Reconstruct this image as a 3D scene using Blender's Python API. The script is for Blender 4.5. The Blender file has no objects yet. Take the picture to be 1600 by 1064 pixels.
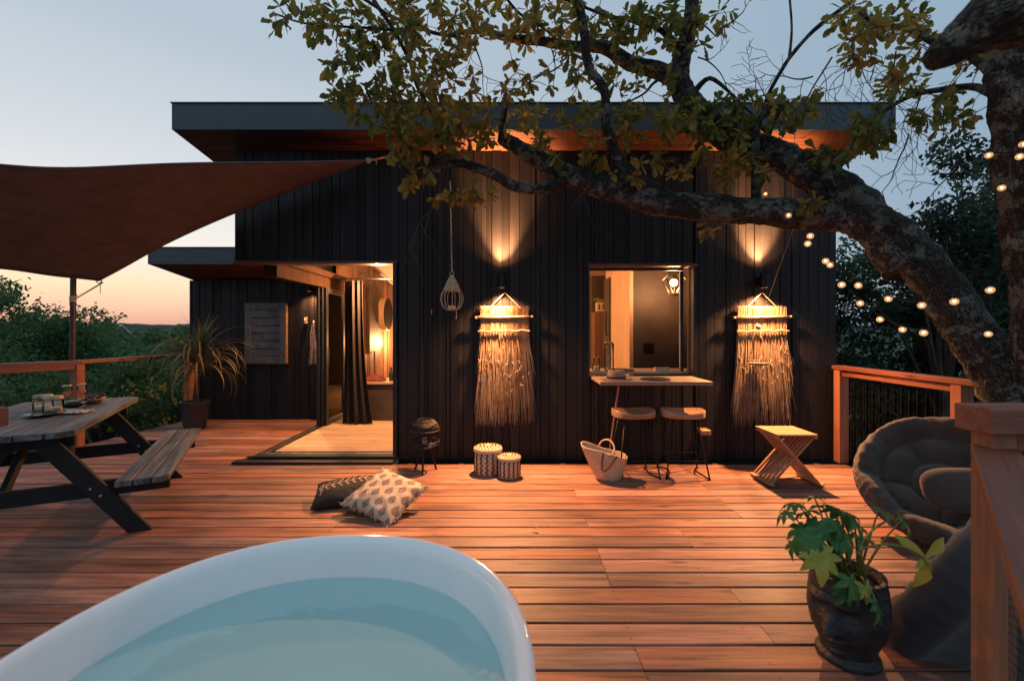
import bpy, bmesh, math, random
import numpy as np
from mathutils import Vector, Matrix, noise, Euler
random.seed(7); np.random.seed(7)
R = math.radians
sc = bpy.context.scene
COL = sc.collection

# ------------------------------------------------------------------ camera, sky, exposure
CAMH = 1.55; F = 711.0
cam = bpy.data.cameras.new('camera'); camo = bpy.data.objects.new('camera', cam); COL.objects.link(camo)
camo.location = (0, 0, CAMH); camo.rotation_euler = (R(90), 0, 0)
cam.sensor_width = 36; cam.lens = 16.0; cam.shift_y = -17.0/1600; cam.clip_start = 0.05; cam.clip_end = 4000
cam.dof.use_dof = True; cam.dof.focus_distance = 4.8; cam.dof.aperture_fstop = 1.6
sc.camera = camo
sc.view_settings.view_transform = 'Standard'; sc.view_settings.look = 'None'
sc.view_settings.exposure = 0.25; sc.view_settings.gamma = 1
sc.cycles.use_denoising = True
sc.cycles.max_bounces = 8; sc.cycles.transparent_max_bounces = 16
sc.cycles.sample_clamp_indirect = 6.0
sc.cycles.caustics_reflective = False; sc.cycles.caustics_refractive = False

W = bpy.data.worlds.new('World'); sc.world = W; W.use_nodes = True
wt = W.node_tree; wt.nodes.clear()
def wn(t, **k):
    n = wt.nodes.new(t)
    for a, b in k.items(): setattr(n, a, b)
    return n
SUN_AZ = -48.0      # degrees from +Y towards +X (negative: to the left)
wo = wn('ShaderNodeOutputWorld'); wb = wn('ShaderNodeBackground')
sky = wn('ShaderNodeTexSky', sky_type='NISHITA'); sky.sun_disc = False
sky.sun_elevation = R(1.0); sky.sun_rotation = R(SUN_AZ); sky.air_density = 1.0; sky.dust_density = 1.0; sky.ozone_density = 2.0
tc = wn('ShaderNodeTexCoord'); sep = wn('ShaderNodeSeparateXYZ')
wt.links.new(tc.outputs['Generated'], sep.inputs[0])
rz = wn('ShaderNodeValToRGB')                    # dusk colours by height above the horizon
els = [(0.0, (0.60,0.34,0.27)), (0.03, (0.80,0.50,0.38)), (0.075, (0.96,0.74,0.50)), (0.14, (0.88,0.84,0.76)), (0.28, (0.64,0.68,0.72)), (0.48, (0.45,0.53,0.61)), (0.72, (0.42,0.51,0.61)), (1.0, (0.40,0.51,0.62))]
cr = rz.color_ramp
while len(cr.elements) < len(els): cr.elements.new(0.5)
for e, (p, c) in zip(cr.elements, els): e.position = p; e.color = (*c, 1)
rb = wn('ShaderNodeValToRGB')                    # the side of the sky away from the sunset
els2 = [(0.0, (0.24,0.31,0.41)), (0.12, (0.28,0.38,0.50)), (0.35, (0.275,0.385,0.49)), (0.7, (0.30,0.41,0.52)), (1.0, (0.40,0.51,0.62))]
cb = rb.color_ramp
while len(cb.elements) < len(els2): cb.elements.new(0.5)
for e, (p, c) in zip(cb.elements, els2): e.position = p; e.color = (*c, 1)
wt.links.new(sep.outputs['Z'], rz.inputs[0]); wt.links.new(sep.outputs['Z'], rb.inputs[0])
dot = wn('ShaderNodeVectorMath', operation='DOT_PRODUCT')
dot.inputs[1].default_value = (math.sin(R(SUN_AZ)), math.cos(R(SUN_AZ)), 0)
wt.links.new(tc.outputs['Generated'], dot.inputs[0])
mr = wn('ShaderNodeMapRange', interpolation_type='SMOOTHSTEP')
mr.inputs['From Min'].default_value = -0.15; mr.inputs['From Max'].default_value = 0.98
wt.links.new(dot.outputs['Value'], mr.inputs['Value'])
mx = wn('ShaderNodeMix', data_type='RGBA')
wt.links.new(mr.outputs[0], mx.inputs[0]); wt.links.new(rb.outputs[0], mx.inputs[6]); wt.links.new(rz.outputs[0], mx.inputs[7])
add = wn('ShaderNodeMix', data_type='RGBA', blend_type='ADD'); add.inputs[0].default_value = 0.10
mul = wn('ShaderNodeMix', data_type='RGBA', blend_type='MULTIPLY'); mul.inputs[0].default_value = 1; mul.inputs[7].default_value = (9, 9, 9, 1)
wt.links.new(mx.outputs[2], mul.inputs[6])
wt.links.new(mul.outputs[2], add.inputs[6]); wt.links.new(sky.outputs[0], add.inputs[7])
wt.links.new(add.outputs[2], wb.inputs[0]); wb.inputs[1].default_value = 0.1
wt.links.new(wb.outputs[0], wo.inputs[0])

WARM = (1.0, 0.44, 0.17)
def light(name, kind, loc, power, color=WARM, parent=None, size=0.03, rot=(0,0,0), spot=120, blend=0.4):
    l = bpy.data.lights.new(name, kind); l.energy = power; l.color = color; l.shadow_soft_size = size
    if kind == 'SPOT': l.spot_size = R(spot); l.spot_blend = blend
    o = bpy.data.objects.new(name, l); COL.objects.link(o); o.location = loc; o.rotation_euler = rot
    if parent: o.parent = parent; o.matrix_parent_inverse = parent.matrix_world.inverted()
    return o
P_DOWN = 880; P_UP = 1050; P_ROOM = 290; P_PEND = 70; P_WING = 200; P_BACK = 210

# ------------------------------------------------------------------ helpers
def PX(x, y, Y): return Vector(((x-800)/F*Y, Y, CAMH-(y-515)/F*Y))
def tag(o, label=None, cat=None, group=None, kind=None):
    if label: o['label'] = label
    if cat: o['category'] = cat
    if group: o['group'] = group
    if kind: o['kind'] = kind
    return o
def thing(name, label, cat, loc=(0,0,0), rz=0, group=None, kind=None):
    o = bpy.data.objects.new(name, None); COL.objects.link(o)
    o.location = loc; o.rotation_euler = (0,0,rz); o.empty_display_size = 0.1
    tag(o, label, cat, group, kind); return o
def frame_of(axis):
    a = Vector(axis).normalized()
    u = a.cross(Vector((0,0,1)))
    if u.length < 1e-3: u = a.cross(Vector((0,1,0)))
    u.normalize(); return a, u, a.cross(u).normalized()
class MB:
    def __init__(s): s.v = []; s.f = []; s.c = None
    def box(s, x0, x1, y0, y1, z0, z1):
        b = len(s.v)
        s.v += [(x0,y0,z0),(x1,y0,z0),(x1,y1,z0),(x0,y1,z0),(x0,y0,z1),(x1,y0,z1),(x1,y1,z1),(x0,y1,z1)]
        s.f += [tuple(b+i for i in q) for q in ((0,3,2,1),(4,5,6,7),(0,1,5,4),(1,2,6,5),(2,3,7,6),(3,0,4,7))]
        return s
    def obox(s, c, ax, ay, az, dx, dy, dz):
        """box centred at c with axes and full sizes"""
        b = len(s.v); c = Vector(c); ax=Vector(ax); ay=Vector(ay); az=Vector(az)
        for k in (-.5,.5):
            for (i,j) in ((-.5,-.5),(.5,-.5),(.5,.5),(-.5,.5)):
                s.v.append(tuple(c+ax*dx*i+ay*dy*j+az*dz*k))
        s.f += [tuple(b+i for i in q) for q in ((0,3,2,1),(4,5,6,7),(0,1,5,4),(1,2,6,5),(2,3,7,6),(3,0,4,7))]
        return s
    def bar(s, a, b, w, h, up=(0,0,1)):
        a=Vector(a); b=Vector(b); d=(b-a); L=d.length; d.normalize()
        u=d.cross(Vector(up))
        if u.length<1e-4: u=d.cross(Vector((0,1,0)))
        u.normalize(); n=u.cross(d).normalized()
        return s.obox((a+b)/2, d, u, n, L, w, h)
    def prism(s, pts, axis, t):
        """polygon pts (3D) extruded by vector axis*t"""
        b=len(s.v); n=len(pts); e=Vector(axis)*t
        s.v += [tuple(Vector(p)) for p in pts]+[tuple(Vector(p)+e) for p in pts]
        s.f.append(tuple(b+i for i in range(n))[::-1]); s.f.append(tuple(b+n+i for i in range(n)))
        for i in range(n):
            j=(i+1)%n; s.f.append((b+i,b+j,b+n+j,b+n+i))
        return s
    def tube(s, pts, rad, n=6, cap=True, disp=None, coords=None):
        pts=[Vector(p) for p in pts]; m=len(pts)
        if not hasattr(rad,'__len__'): rad=[rad]*m
        b=len(s.v); u=None
        for i,p in enumerate(pts):
            t=(pts[min(i+1,m-1)]-pts[max(i-1,0)])
            if t.length<1e-9: t=Vector((0,0,1))
            t.normalize()
            if u is None: _,u,_=frame_of(t)
            u=(u-t*u.dot(t))
            if u.length<1e-6: _,u,_=frame_of(t)
            u.normalize(); w=t.cross(u); lenacc=(lenacc+(p-pts[i-1]).length) if i else 0.0
            for k in range(n):
                a=2*math.pi*k/n; d=u*math.cos(a)+w*math.sin(a); r=rad[i]
                if disp: r*=disp(p+d*r)
                if coords is not None: coords.append((rad[i]*math.cos(a),rad[i]*math.sin(a),lenacc))
                s.v.append(tuple(p+d*r))
        for i in range(m-1):
            for k in range(n):
                k2=(k+1)%n
                s.f.append((b+i*n+k,b+i*n+k2,b+(i+1)*n+k2,b+(i+1)*n+k))
        if cap:
            s.f.append(tuple(b+k for k in range(n))[::-1]); s.f.append(tuple(b+(m-1)*n+k for k in range(n)))
        return s
    def lathe(s, prof, n=20, c=(0,0,0), sx=1, sy=1, fn=None):
        b=len(s.v); m=len(prof)
        for (r,z) in prof:
            for k in range(n):
                a=2*math.pi*k/n; rr=r*(fn(a,z) if fn else 1)
                s.v.append((c[0]+rr*sx*math.cos(a),c[1]+rr*sy*math.sin(a),c[2]+z))
        for i in range(m-1):
            for k in range(n):
                k2=(k+1)%n; s.f.append((b+i*n+k,b+i*n+k2,b+(i+1)*n+k2,b+(i+1)*n+k))
        if prof[0][0]>1e-5: s.f.append(tuple(b+k for k in range(n))[::-1])
        if prof[-1][0]>1e-5: s.f.append(tuple(b+(m-1)*n+k for k in range(n)))
        return s
    def grid(s, nu, nv, fn, wrapu=False):
        b=len(s.v)
        for j in range(nv):
            for i in range(nu): s.v.append(tuple(fn(i/(nu if wrapu else nu-1), j/(nv-1))))
        for j in range(nv-1):
            for i in range(nu if wrapu else nu-1):
                i2=(i+1)%nu; s.f.append((b+j*nu+i,b+j*nu+i2,b+(j+1)*nu+i2,b+(j+1)*nu+i))
        return s
    def ball(s, c, r, n=12, m=8, sz=1):
        return s.lathe([(max(r*math.sin(math.pi*i/m),1e-6), -r*sz*math.cos(math.pi*i/m)) for i in range(m+1)], n, c)
    def move(s, M): s.v=[tuple(M@Vector(p)) for p in s.v]; return s
    def mesh(s, name, mt, smooth=False):
        me=bpy.data.meshes.new(name); me.from_pydata(s.v,[],s.f); me.update()
        if mt: me.materials.append(mt)
        if smooth: me.polygons.foreach_set('use_smooth',[True]*len(me.polygons))
        if s.c:
            a=me.color_attributes.new('print','FLOAT_COLOR','POINT')
            a.data.foreach_set('color',[x for c in s.c for x in (*c,1)])
        return me
    def build(s, name, mt, parent=None, smooth=False, bevel=0, sharp=None):
        me=s.mesh(name,mt,smooth)
        o=bpy.data.objects.new(name,me); COL.objects.link(o)
        if parent:
            o.parent=parent
            # geometry is given in world space unless parent has local coordinates
            if parent.get('_w') is not None or True:
                o.matrix_parent_inverse = Matrix.Identity(4)
        if bevel:
            bm=bmesh.new(); bm.from_mesh(me)
            bmesh.ops.bevel(bm, geom=[e for e in bm.edges], offset=bevel, segments=1, affect='EDGES')
            bm.to_mesh(me); bm.free()
        if smooth and sharp: 
            bm=bmesh.new(); bm.from_mesh(me); bm.normal_update()
            for e in bm.edges:
                if len(e.link_faces)==2 and e.calc_face_angle(0)>R(sharp): e.smooth=False
            bm.to_mesh(me); bm.free()
        return o
def B(name, x0,x1,y0,y1,z0,z1, mt, parent=None, bevel=0):
    return MB().box(x0,x1,y0,y1,z0,z1).build(name, mt, parent, bevel=bevel)
def copy_tree(o, parent=None):
    c=o.copy(); COL.objects.link(c)
    if parent: c.parent=parent
    for ch in list(o.children): copy_tree(ch,c)
    return c

# ------------------------------------------------------------------ materials
def new_mat(name):
    m=bpy.data.materials.new(name); m.use_nodes=True; nt=m.node_tree
    return m, nt, nt.nodes['Principled BSDF']
def nd(nt, t, **k):
    n=nt.nodes.new(t)
    for a,b in k.items(): setattr(n,a,b)
    return n
def plain(name, c, rough=.5, metal=0, var=.15, scale=8, bump=0.0, bscale=60, spec=.5, stretch=(1,1,1), c2=None, rnd=.0, emit=None, es=0, coord='Object', sheen=0):
    """principled with soft noise variation, optional second colour, per-object tint and bump"""
    m,nt,p=new_mat(name); L=nt.links.new
    tcn=nd(nt,'ShaderNodeTexCoord'); mp=nd(nt,'ShaderNodeMapping'); mp.inputs['Scale'].default_value=stretch
    oi=nd(nt,'ShaderNodeObjectInfo'); ad=nd(nt,'ShaderNodeVectorMath',operation='ADD')
    sc_=nd(nt,'ShaderNodeVectorMath',operation='SCALE'); 
    cx=nd(nt,'ShaderNodeCombineXYZ'); L(oi.outputs['Random'],cx.inputs[0]); L(oi.outputs['Random'],cx.inputs[1]); L(oi.outputs['Random'],cx.inputs[2])
    L(cx.outputs[0],sc_.inputs[0]); sc_.inputs['Scale'].default_value=37.0
    L(tcn.outputs[coord],ad.inputs[0]); L(sc_.outputs[0],ad.inputs[1]); L(ad.outputs[0],mp.inputs[0])
    nz=nd(nt,'ShaderNodeTexNoise'); nz.inputs['Scale'].default_value=scale; nz.inputs['Detail'].default_value=6; nz.inputs['Roughness'].default_value=.62
    L(mp.outputs[0],nz.inputs['Vector'])
    mix=nd(nt,'ShaderNodeMix',data_type='RGBA')
    d=tuple(max(x*(1-2.2*var),0) for x in c); b=tuple(min(x*(1+2.2*var),1) for x in c)
    if c2: d,b=c,c2
    mix.inputs[6].default_value=(*d,1); mix.inputs[7].default_value=(*b,1)
    mr_=nd(nt,'ShaderNodeMapRange'); mr_.inputs['From Min'].default_value=.3; mr_.inputs['From Max'].default_value=.7
    L(nz.outputs[0],mr_.inputs['Value']); L(mr_.outputs[0],mix.inputs[0])
    out=mix.outputs[2]
    if rnd:
        hs=nd(nt,'ShaderNodeHueSaturation'); 
        r2=nd(nt,'ShaderNodeMapRange'); r2.inputs['To Min'].default_value=1-rnd; r2.inputs['To Max'].default_value=1+rnd
        L(oi.outputs['Random'],r2.inputs['Value']); L(r2.outputs[0],hs.inputs['Value']); L(out,hs.inputs['Color']); out=hs.outputs[0]
    L(out,p.inputs['Base Color'])
    p.inputs['Roughness'].default_value=rough; p.inputs['Metallic'].default_value=metal; p.inputs['Specular IOR Level'].default_value=spec
    if sheen: p.inputs['Sheen Weight'].default_value=sheen
    if bump:
        n2=nd(nt,'ShaderNodeTexNoise'); n2.inputs['Scale'].default_value=bscale; n2.inputs['Detail'].default_value=5
        L(mp.outputs[0],n2.inputs['Vector'])
        bp=nd(nt,'ShaderNodeBump'); bp.inputs['Strength'].default_value=bump; bp.inputs['Distance'].default_value=.01
        L(n2.outputs[0],bp.inputs['Height']); L(bp.outputs[0],p.inputs['Normal'])
    if emit:
        p.inputs['Emission Color'].default_value=(*emit,1); p.inputs['Emission Strength'].default_value=es
    return m
def wood(name, dark, light_, rough=.45, axis=0, grain=1.0, rnd=.2, knots=True, bump=.25, spec=.5, satr=.0, coat=0):
    """grain stretched along one axis, knots, per-board tint"""
    m,nt,p=new_mat(name); L=nt.links.new
    tcn=nd(nt,'ShaderNodeTexCoord'); oi=nd(nt,'ShaderNodeObjectInfo')
    cx=nd(nt,'ShaderNodeCombineXYZ'); 
    for i,k in enumerate((13.7,31.3,57.9)):
        mm=nd(nt,'ShaderNodeMath',operation='MULTIPLY'); mm.inputs[1].default_value=k; L(oi.outputs['Random'],mm.inputs[0]); L(mm.outputs[0],cx.inputs[i])
    ad=nd(nt,'ShaderNodeVectorMath',operation='ADD'); L(tcn.outputs['Object'],ad.inputs[0]); L(cx.outputs[0],ad.inputs[1])
    s=[14*grain]*3; s[axis]=.9*grain
    mp=nd(nt,'ShaderNodeMapping'); mp.inputs['Scale'].default_value=s; L(ad.outputs[0],mp.inputs[0])
    nz=nd(nt,'ShaderNodeTexNoise'); nz.inputs['Scale'].default_value=1.0; nz.inputs['Detail'].default_value=7; nz.inputs['Roughness'].default_value=.65; nz.inputs['Distortion'].default_value=.6
    L(mp.outputs[0],nz.inputs['Vector'])
    s2=[70*grain]*3; s2[axis]=2.2*grain
    mp2=nd(nt,'ShaderNodeMapping'); mp2.inputs['Scale'].default_value=s2; L(ad.outputs[0],mp2.inputs[0])
    nf=nd(nt,'ShaderNodeTexNoise'); nf.inputs['Scale'].default_value=1.0; nf.inputs['Detail'].default_value=4; L(mp2.outputs[0],nf.inputs['Vector'])
    bl=nd(nt,'ShaderNodeTexNoise'); bl.inputs['Scale'].default_value=1.7; bl.inputs['Detail'].default_value=3; L(ad.outputs[0],bl.inputs['Vector'])
    a1=nd(nt,'ShaderNodeMath',operation='MULTIPLY_ADD'); a1.inputs[1].default_value=.55; L(nz.outputs[0],a1.inputs[0])
    a2=nd(nt,'ShaderNodeMath',operation='MULTIPLY'); a2.inputs[1].default_value=.25; L(nf.outputs[0],a2.inputs[0]); L(a2.outputs[0],a1.inputs[2])
    a3=nd(nt,'ShaderNodeMath',operation='MULTIPLY_ADD'); a3.inputs[1].default_value=.2; L(bl.outputs[0],a3.inputs[0]); L(a1.outputs[0],a3.inputs[2])
    ramp=nd(nt,'ShaderNodeValToRGB'); e=ramp.color_ramp.elements; e[0].position=.40; e[0].color=(*dark,1); e[1].position=.60; e[1].color=(*light_,1)
    L(a3.outputs[0],ramp.inputs[0]); out=ramp.outputs[0]
    if knots:
        s3=[5.5]*3; s3[axis]=1.5
        mp3=nd(nt,'ShaderNodeMapping'); mp3.inputs['Scale'].default_value=s3; L(ad.outputs[0],mp3.inputs[0])
        vo=nd(nt,'ShaderNodeTexVoronoi'); vo.inputs['Scale'].default_value=1.0; L(mp3.outputs[0],vo.inputs['Vector'])
        kr=nd(nt,'ShaderNodeMapRange'); kr.inputs['From Min'].default_value=.05; kr.inputs['From Max'].default_value=.13; kr.inputs['To Min'].default_value=.75; kr.inputs['To Max'].default_value=0
        L(vo.outputs['Distance'],kr.inputs['Value'])
        km=nd(nt,'ShaderNodeMix',data_type='RGBA'); km.inputs[7].default_value=(*[x*.35 for x in dark],1); L(kr.outputs[0],km.inputs[0]); L(out,km.inputs[6]); out=km.outputs[2]
    hs=nd(nt,'ShaderNodeHueSaturation'); r2=nd(nt,'ShaderNodeMapRange'); r2.inputs['To Min'].default_value=1-rnd; r2.inputs['To Max'].default_value=1+rnd
    L(oi.outputs['Random'],r2.inputs['Value']); L(r2.outputs[0],hs.inputs['Value'])
    fr=nd(nt,'ShaderNodeMath',operation='MULTIPLY'); fr.inputs[1].default_value=7.13; L(oi.outputs['Random'],fr.inputs[0])
    fq=nd(nt,'ShaderNodeMath',operation='FRACT'); L(fr.outputs[0],fq.inputs[0])
    r3=nd(nt,'ShaderNodeMapRange'); r3.inputs['To Min'].default_value=1-satr; r3.inputs['To Max'].default_value=1+satr*.5; L(fq.outputs[0],r3.inputs['Value']); L(r3.outputs[0],hs.inputs['Saturation'])
    L(out,hs.inputs['Color']); L(hs.outputs[0],p.inputs['Base Color'])
    rr=nd(nt,'ShaderNodeMapRange'); rr.inputs['To Min'].default_value=rough-.1; rr.inputs['To Max'].default_value=rough+.15; L(bl.outputs[0],rr.inputs['Value']); L(rr.outputs[0],p.inputs['Roughness'])
    p.inputs['Specular IOR Level'].default_value=spec
    if coat: p.inputs['Coat Weight'].default_value=coat; p.inputs['Coat Roughness'].default_value=.25
    bp=nd(nt,'ShaderNodeBump'); bp.inputs['Strength'].default_value=bump; bp.inputs['Distance'].default_value=.004
    L(a1.outputs[0],bp.inputs['Height']); L(bp.outputs[0],p.inputs['Normal'])
    return m
def leafmat(name, cols, rough=.5, trans=.35, big=1.5):
    """colour differs leaf by leaf (random per island) and in broad patches"""
    m,nt,p=new_mat(name); L=nt.links.new
    g=nd(nt,'ShaderNodeNewGeometry'); oi=nd(nt,'ShaderNodeObjectInfo'); tcn=nd(nt,'ShaderNodeTexCoord')
    ra=nd(nt,'ShaderNodeMath',operation='ADD'); L(g.outputs['Random Per Island'],ra.inputs[0]); L(oi.outputs['Random'],ra.inputs[1])
    fr=nd(nt,'ShaderNodeMath',operation='FRACT'); L(ra.outputs[0],fr.inputs[0])
    nz=nd(nt,'ShaderNodeTexNoise'); nz.inputs['Scale'].default_value=big; nz.inputs['Detail'].default_value=2; L(g.outputs['Position'],nz.inputs['Vector'])
    mm=nd(nt,'ShaderNodeMath',operation='MULTIPLY_ADD'); mm.inputs[1].default_value=.45; L(fr.outputs[0],mm.inputs[0])
    m2=nd(nt,'ShaderNodeMapRange'); m2.inputs['From Min'].default_value=.3; m2.inputs['From Max'].default_value=.7; m2.inputs['To Max'].default_value=.55; L(nz.outputs[0],m2.inputs['Value']); L(m2.outputs[0],mm.inputs[2])
    ramp=nd(nt,'ShaderNodeValToRGB'); c=ramp.color_ramp
    while len(c.elements)<len(cols): c.elements.new(.5)
    for i,(e,q) in enumerate(zip(c.elements,cols)): e.position=i/(len(cols)-1); e.color=(*q,1)
    L(mm.outputs[0],ramp.inputs[0]); L(ramp.outputs[0],p.inputs['Base Color']); p.inputs['Roughness'].default_value=rough
    p.inputs['Specular IOR Level'].default_value=.3
    tr=nd(nt,'ShaderNodeBsdfTranslucent'); L(ramp.outputs[0],tr.inputs[0])
    ms=nd(nt,'ShaderNodeMixShader'); ms.inputs[0].default_value=trans
    o=nt.nodes['Material Output']; L(p.outputs[0],ms.inputs[1]); L(tr.outputs[0],ms.inputs[2]); L(ms.outputs[0],o.inputs[0])
    return m
def printed(name, rough=.85, bump=.3, bs=300):
    m,nt,p=new_mat(name); L=nt.links.new
    a=nd(nt,'ShaderNodeAttribute'); a.attribute_name='print'; L(a.outputs['Color'],p.inputs['Base Color']); p.inputs['Roughness'].default_value=rough
    n2=nd(nt,'ShaderNodeTexNoise'); n2.inputs['Scale'].default_value=bs; tcn=nd(nt,'ShaderNodeTexCoord'); L(tcn.outputs['Object'],n2.inputs['Vector'])
    bp=nd(nt,'ShaderNodeBump'); bp.inputs['Strength'].default_value=bump; bp.inputs['Distance'].default_value=.003; L(n2.outputs[0],bp.inputs['Height']); L(bp.outputs[0],p.inputs['Normal'])
    return m
def glass(name, col=(.9,.95,.95), fac=None, rough=.02):
    """thin clear glass: tinted see-through with a fresnel reflection"""
    m=bpy.data.materials.new(name); m.use_nodes=True; nt=m.node_tree; nt.nodes.clear(); L=nt.links.new
    o=nd(nt,'ShaderNodeOutputMaterial'); t=nd(nt,'ShaderNodeBsdfTransparent'); t.inputs[0].default_value=(*col,1)
    g=nd(nt,'ShaderNodeBsdfGlossy'); g.inputs['Roughness'].default_value=rough
    f=nd(nt,'ShaderNodeFresnel'); f.inputs[0].default_value=fac or 1.5
    s=nd(nt,'ShaderNodeMixShader'); L(f.outputs[0],s.inputs[0]); L(t.outputs[0],s.inputs[1]); L(g.outputs[0],s.inputs[2]); L(s.outputs[0],o.inputs[0])
    return m
def emis(name, c, s):
    m,nt,p=new_mat(name); p.inputs['Base Color'].default_value=(*c,1); p.inputs['Emission Color'].default_value=(*c,1); p.inputs['Emission Strength'].default_value=s; return m

M={}
M['deck']=wood('deck_wood',(.085,.034,.022),(.38,.16,.095),rough=.55,axis=0,rnd=.30,satr=.25,bump=.5)
M['rail']=wood('rail_wood',(.15,.045,.026),(.30,.10,.055),rough=.5,axis=0,rnd=.1)
M['railv']=wood('post_wood',(.26,.09,.045),(.42,.17,.085),rough=.5,axis=2,rnd=.1)
M['dark_under']=plain('joist_dark',(.03,.022,.018),.8)
M['soffit']=wood('soffit_wood',(.06,.021,.012),(.13,.046,.024),rough=.5,axis=0,rnd=.12)
M['pale']=wood('pale_oak',(.42,.30,.20),(.60,.46,.32),rough=.4,axis=0,rnd=.08,knots=True,grain=.7)
M['palev']=wood('pale_spruce',(.46,.32,.2),(.62,.46,.31),rough=.5,axis=2,rnd=.06)
M['inwall']=wood('interior_cladding',(.09,.045,.027),(.20,.11,.065),rough=.45,axis=2,rnd=.2,knots=False)
M['table']=wood('weathered_table',(.010,.010,.013),(.19,.188,.192),rough=.55,axis=0,rnd=.15,knots=True,grain=.9,bump=.5)
M['tabledark']=wood('dark_stained_leg',(.004,.0045,.006),(.012,.0105,.011),rough=.75,axis=0,rnd=.1,knots=False)
M['teak']=wood('stool_wood',(.26,.14,.075),(.46,.27,.15),rough=.4,axis=0,rnd=.08,knots=False)
M['metal']=plain('black_metal',(.012,.013,.015),.4,.6,bump=0)
M['slate']=plain('slate_fascia',(.05,.072,.082),.5,.1,var=.06,scale=3,bump=.15,bscale=90)
M['frame']=plain('dark_frame',(.02,.023,.027),.4,.3,bump=.05)
M['dark_int']=plain('dark_panel',(.055,.042,.036),.55,var=.15,scale=3,bump=.1)
M['ceil']=plain('pale_ceiling',(.62,.52,.42),.6,var=.05)
M['bark']=None
M['rope']=plain('pale_rope',(.5,.38,.25),.9,bump=.5,bscale=200)
M['wicker']=plain('natural_wicker',(.50,.40,.26),.8,var=.25,scale=40,bump=.6,bscale=160)
M['wickerb']=plain('black_wicker',(.02,.014,.011),.55,var=.25,scale=40,bump=.5,bscale=160)
M['cream']=plain('cream_weave',(.56,.42,.28),.75,var=.12,scale=60,bump=.6,bscale=220)
M['black']=plain('black_weave',(.012,.011,.011),.7)
M['white']=plain('white_enamel',(.88,.88,.87),.12,var=.01,spec=.6)
M['canvas']=plain('grey_canvas',(.062,.048,.041),.9,var=.15,scale=5,bump=.35,bscale=260,sheen=.3)
M['canvas2']=plain('slate_canvas',(.030,.033,.038),.9,var=.15,scale=5,bump=.35,bscale=260,sheen=.3)
M['sail']=plain('sail_cloth',(.23,.19,.20),.85,var=.12,scale=6,bump=.5,bscale=420)
nt_=M['sail'].node_tree; tr_=nt_.nodes.new('ShaderNodeBsdfTranslucent'); tr_.inputs[0].default_value=(.15,.11,.11,1); ms_=nt_.nodes.new('ShaderNodeMixShader'); ms_.inputs[0].default_value=.35
nt_.links.new(nt_.nodes['Principled BSDF'].outputs[0],ms_.inputs[1]); nt_.links.new(tr_.outputs[0],ms_.inputs[2]); nt_.links.new(ms_.outputs[0],nt_.nodes['Material Output'].inputs[0])
M['curtain']=plain('dark_curtain',(.022,.018,.018),.9,bump=.2)
M['stone']=plain('dark_stone',(.007,.008,.009),.5,var=.4,scale=9,bump=.9,bscale=45,c2=(.034,.034,.036))
M['leather']=plain('brown_leather',(.20,.075,.035),.5)
M['felt']=plain('felt_hat',(.36,.22,.15),.9); M['band']=plain('hat_band',(.07,.02,.018),.7)
M['soil']=plain('soil',(.03,.02,.014),.95,bump=.8)
M['glass']=glass('clear_glass',(.97,.98,.98),1.35); M['wine'],nt_,p_=new_mat('rose_wine'); p_.inputs['Base Color'].default_value=(.95,.55,.42,1); p_.inputs['Roughness'].default_value=.1
tr_=nt_.nodes.new('ShaderNodeBsdfTranslucent'); tr_.inputs[0].default_value=(1,.62,.48,1); ms_=nt_.nodes.new('ShaderNodeMixShader'); ms_.inputs[0].default_value=.6
nt_.links.new(p_.outputs[0],ms_.inputs[1]); nt_.links.new(tr_.outputs[0],ms_.inputs[2]); nt_.links.new(ms_.outputs[0],nt_.nodes['Material Output'].inputs[0])
M['bulb']=bpy.data.materials.new('bulb_glass'); M['bulb'].use_nodes=True; nt_=M['bulb'].node_tree; nt_.nodes.clear()
o_=nt_.nodes.new('ShaderNodeOutputMaterial'); e_=nt_.nodes.new('ShaderNodeEmission'); e_.inputs[0].default_value=(1,.50,.20,1); e_.inputs[1].default_value=1.0; t_=nt_.nodes.new('ShaderNodeBsdfTransparent'); g_=nt_.nodes.new('ShaderNodeBsdfGlossy'); g_.inputs['Roughness'].default_value=.1
a_=nt_.nodes.new('ShaderNodeMixShader'); a_.inputs[0].default_value=.5; nt_.links.new(e_.outputs[0],a_.inputs[1]); nt_.links.new(t_.outputs[0],a_.inputs[2]); b_=nt_.nodes.new('ShaderNodeMixShader'); b_.inputs[0].default_value=.12; nt_.links.new(a_.outputs[0],b_.inputs[1]); nt_.links.new(g_.outputs[0],b_.inputs[2]); nt_.links.new(b_.outputs[0],o_.inputs[0])
M['bulb_core']=emis('bulb_core',(1,.62,.28),9); M['filament']=emis('lamp_glow',(1,.55,.22),30); M['lens']=emis('lamp_lens',(1,.62,.32),14)
M['wax']=plain('candle_wax',(.7,.55,.36),.5)
M['ceramic']=plain('dark_ceramic',(.025,.025,.028),.25); M['grape']=plain('dark_grapes',(.09,.02,.035),.3)
M['cloth']=plain('linen',(.55,.5,.46),.9,var=.2,scale=20)
M['steel']=plain('brushed_steel',(.55,.53,.5),.3,1)
M['pvc']=plain('plant_pot_grey',(.03,.032,.036),.5)
M['straw']=plain('straw_mat',(.10,.085,.05),.85,bump=.6)
M['mirror']=plain('mirror_glass',(.8,.8,.8),.03,1,var=.01)
M['matte']=plain('matte_dark_beam',(.035,.018,.011),.9,spec=.1)
M['print']=printed('printed_cotton')

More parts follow.
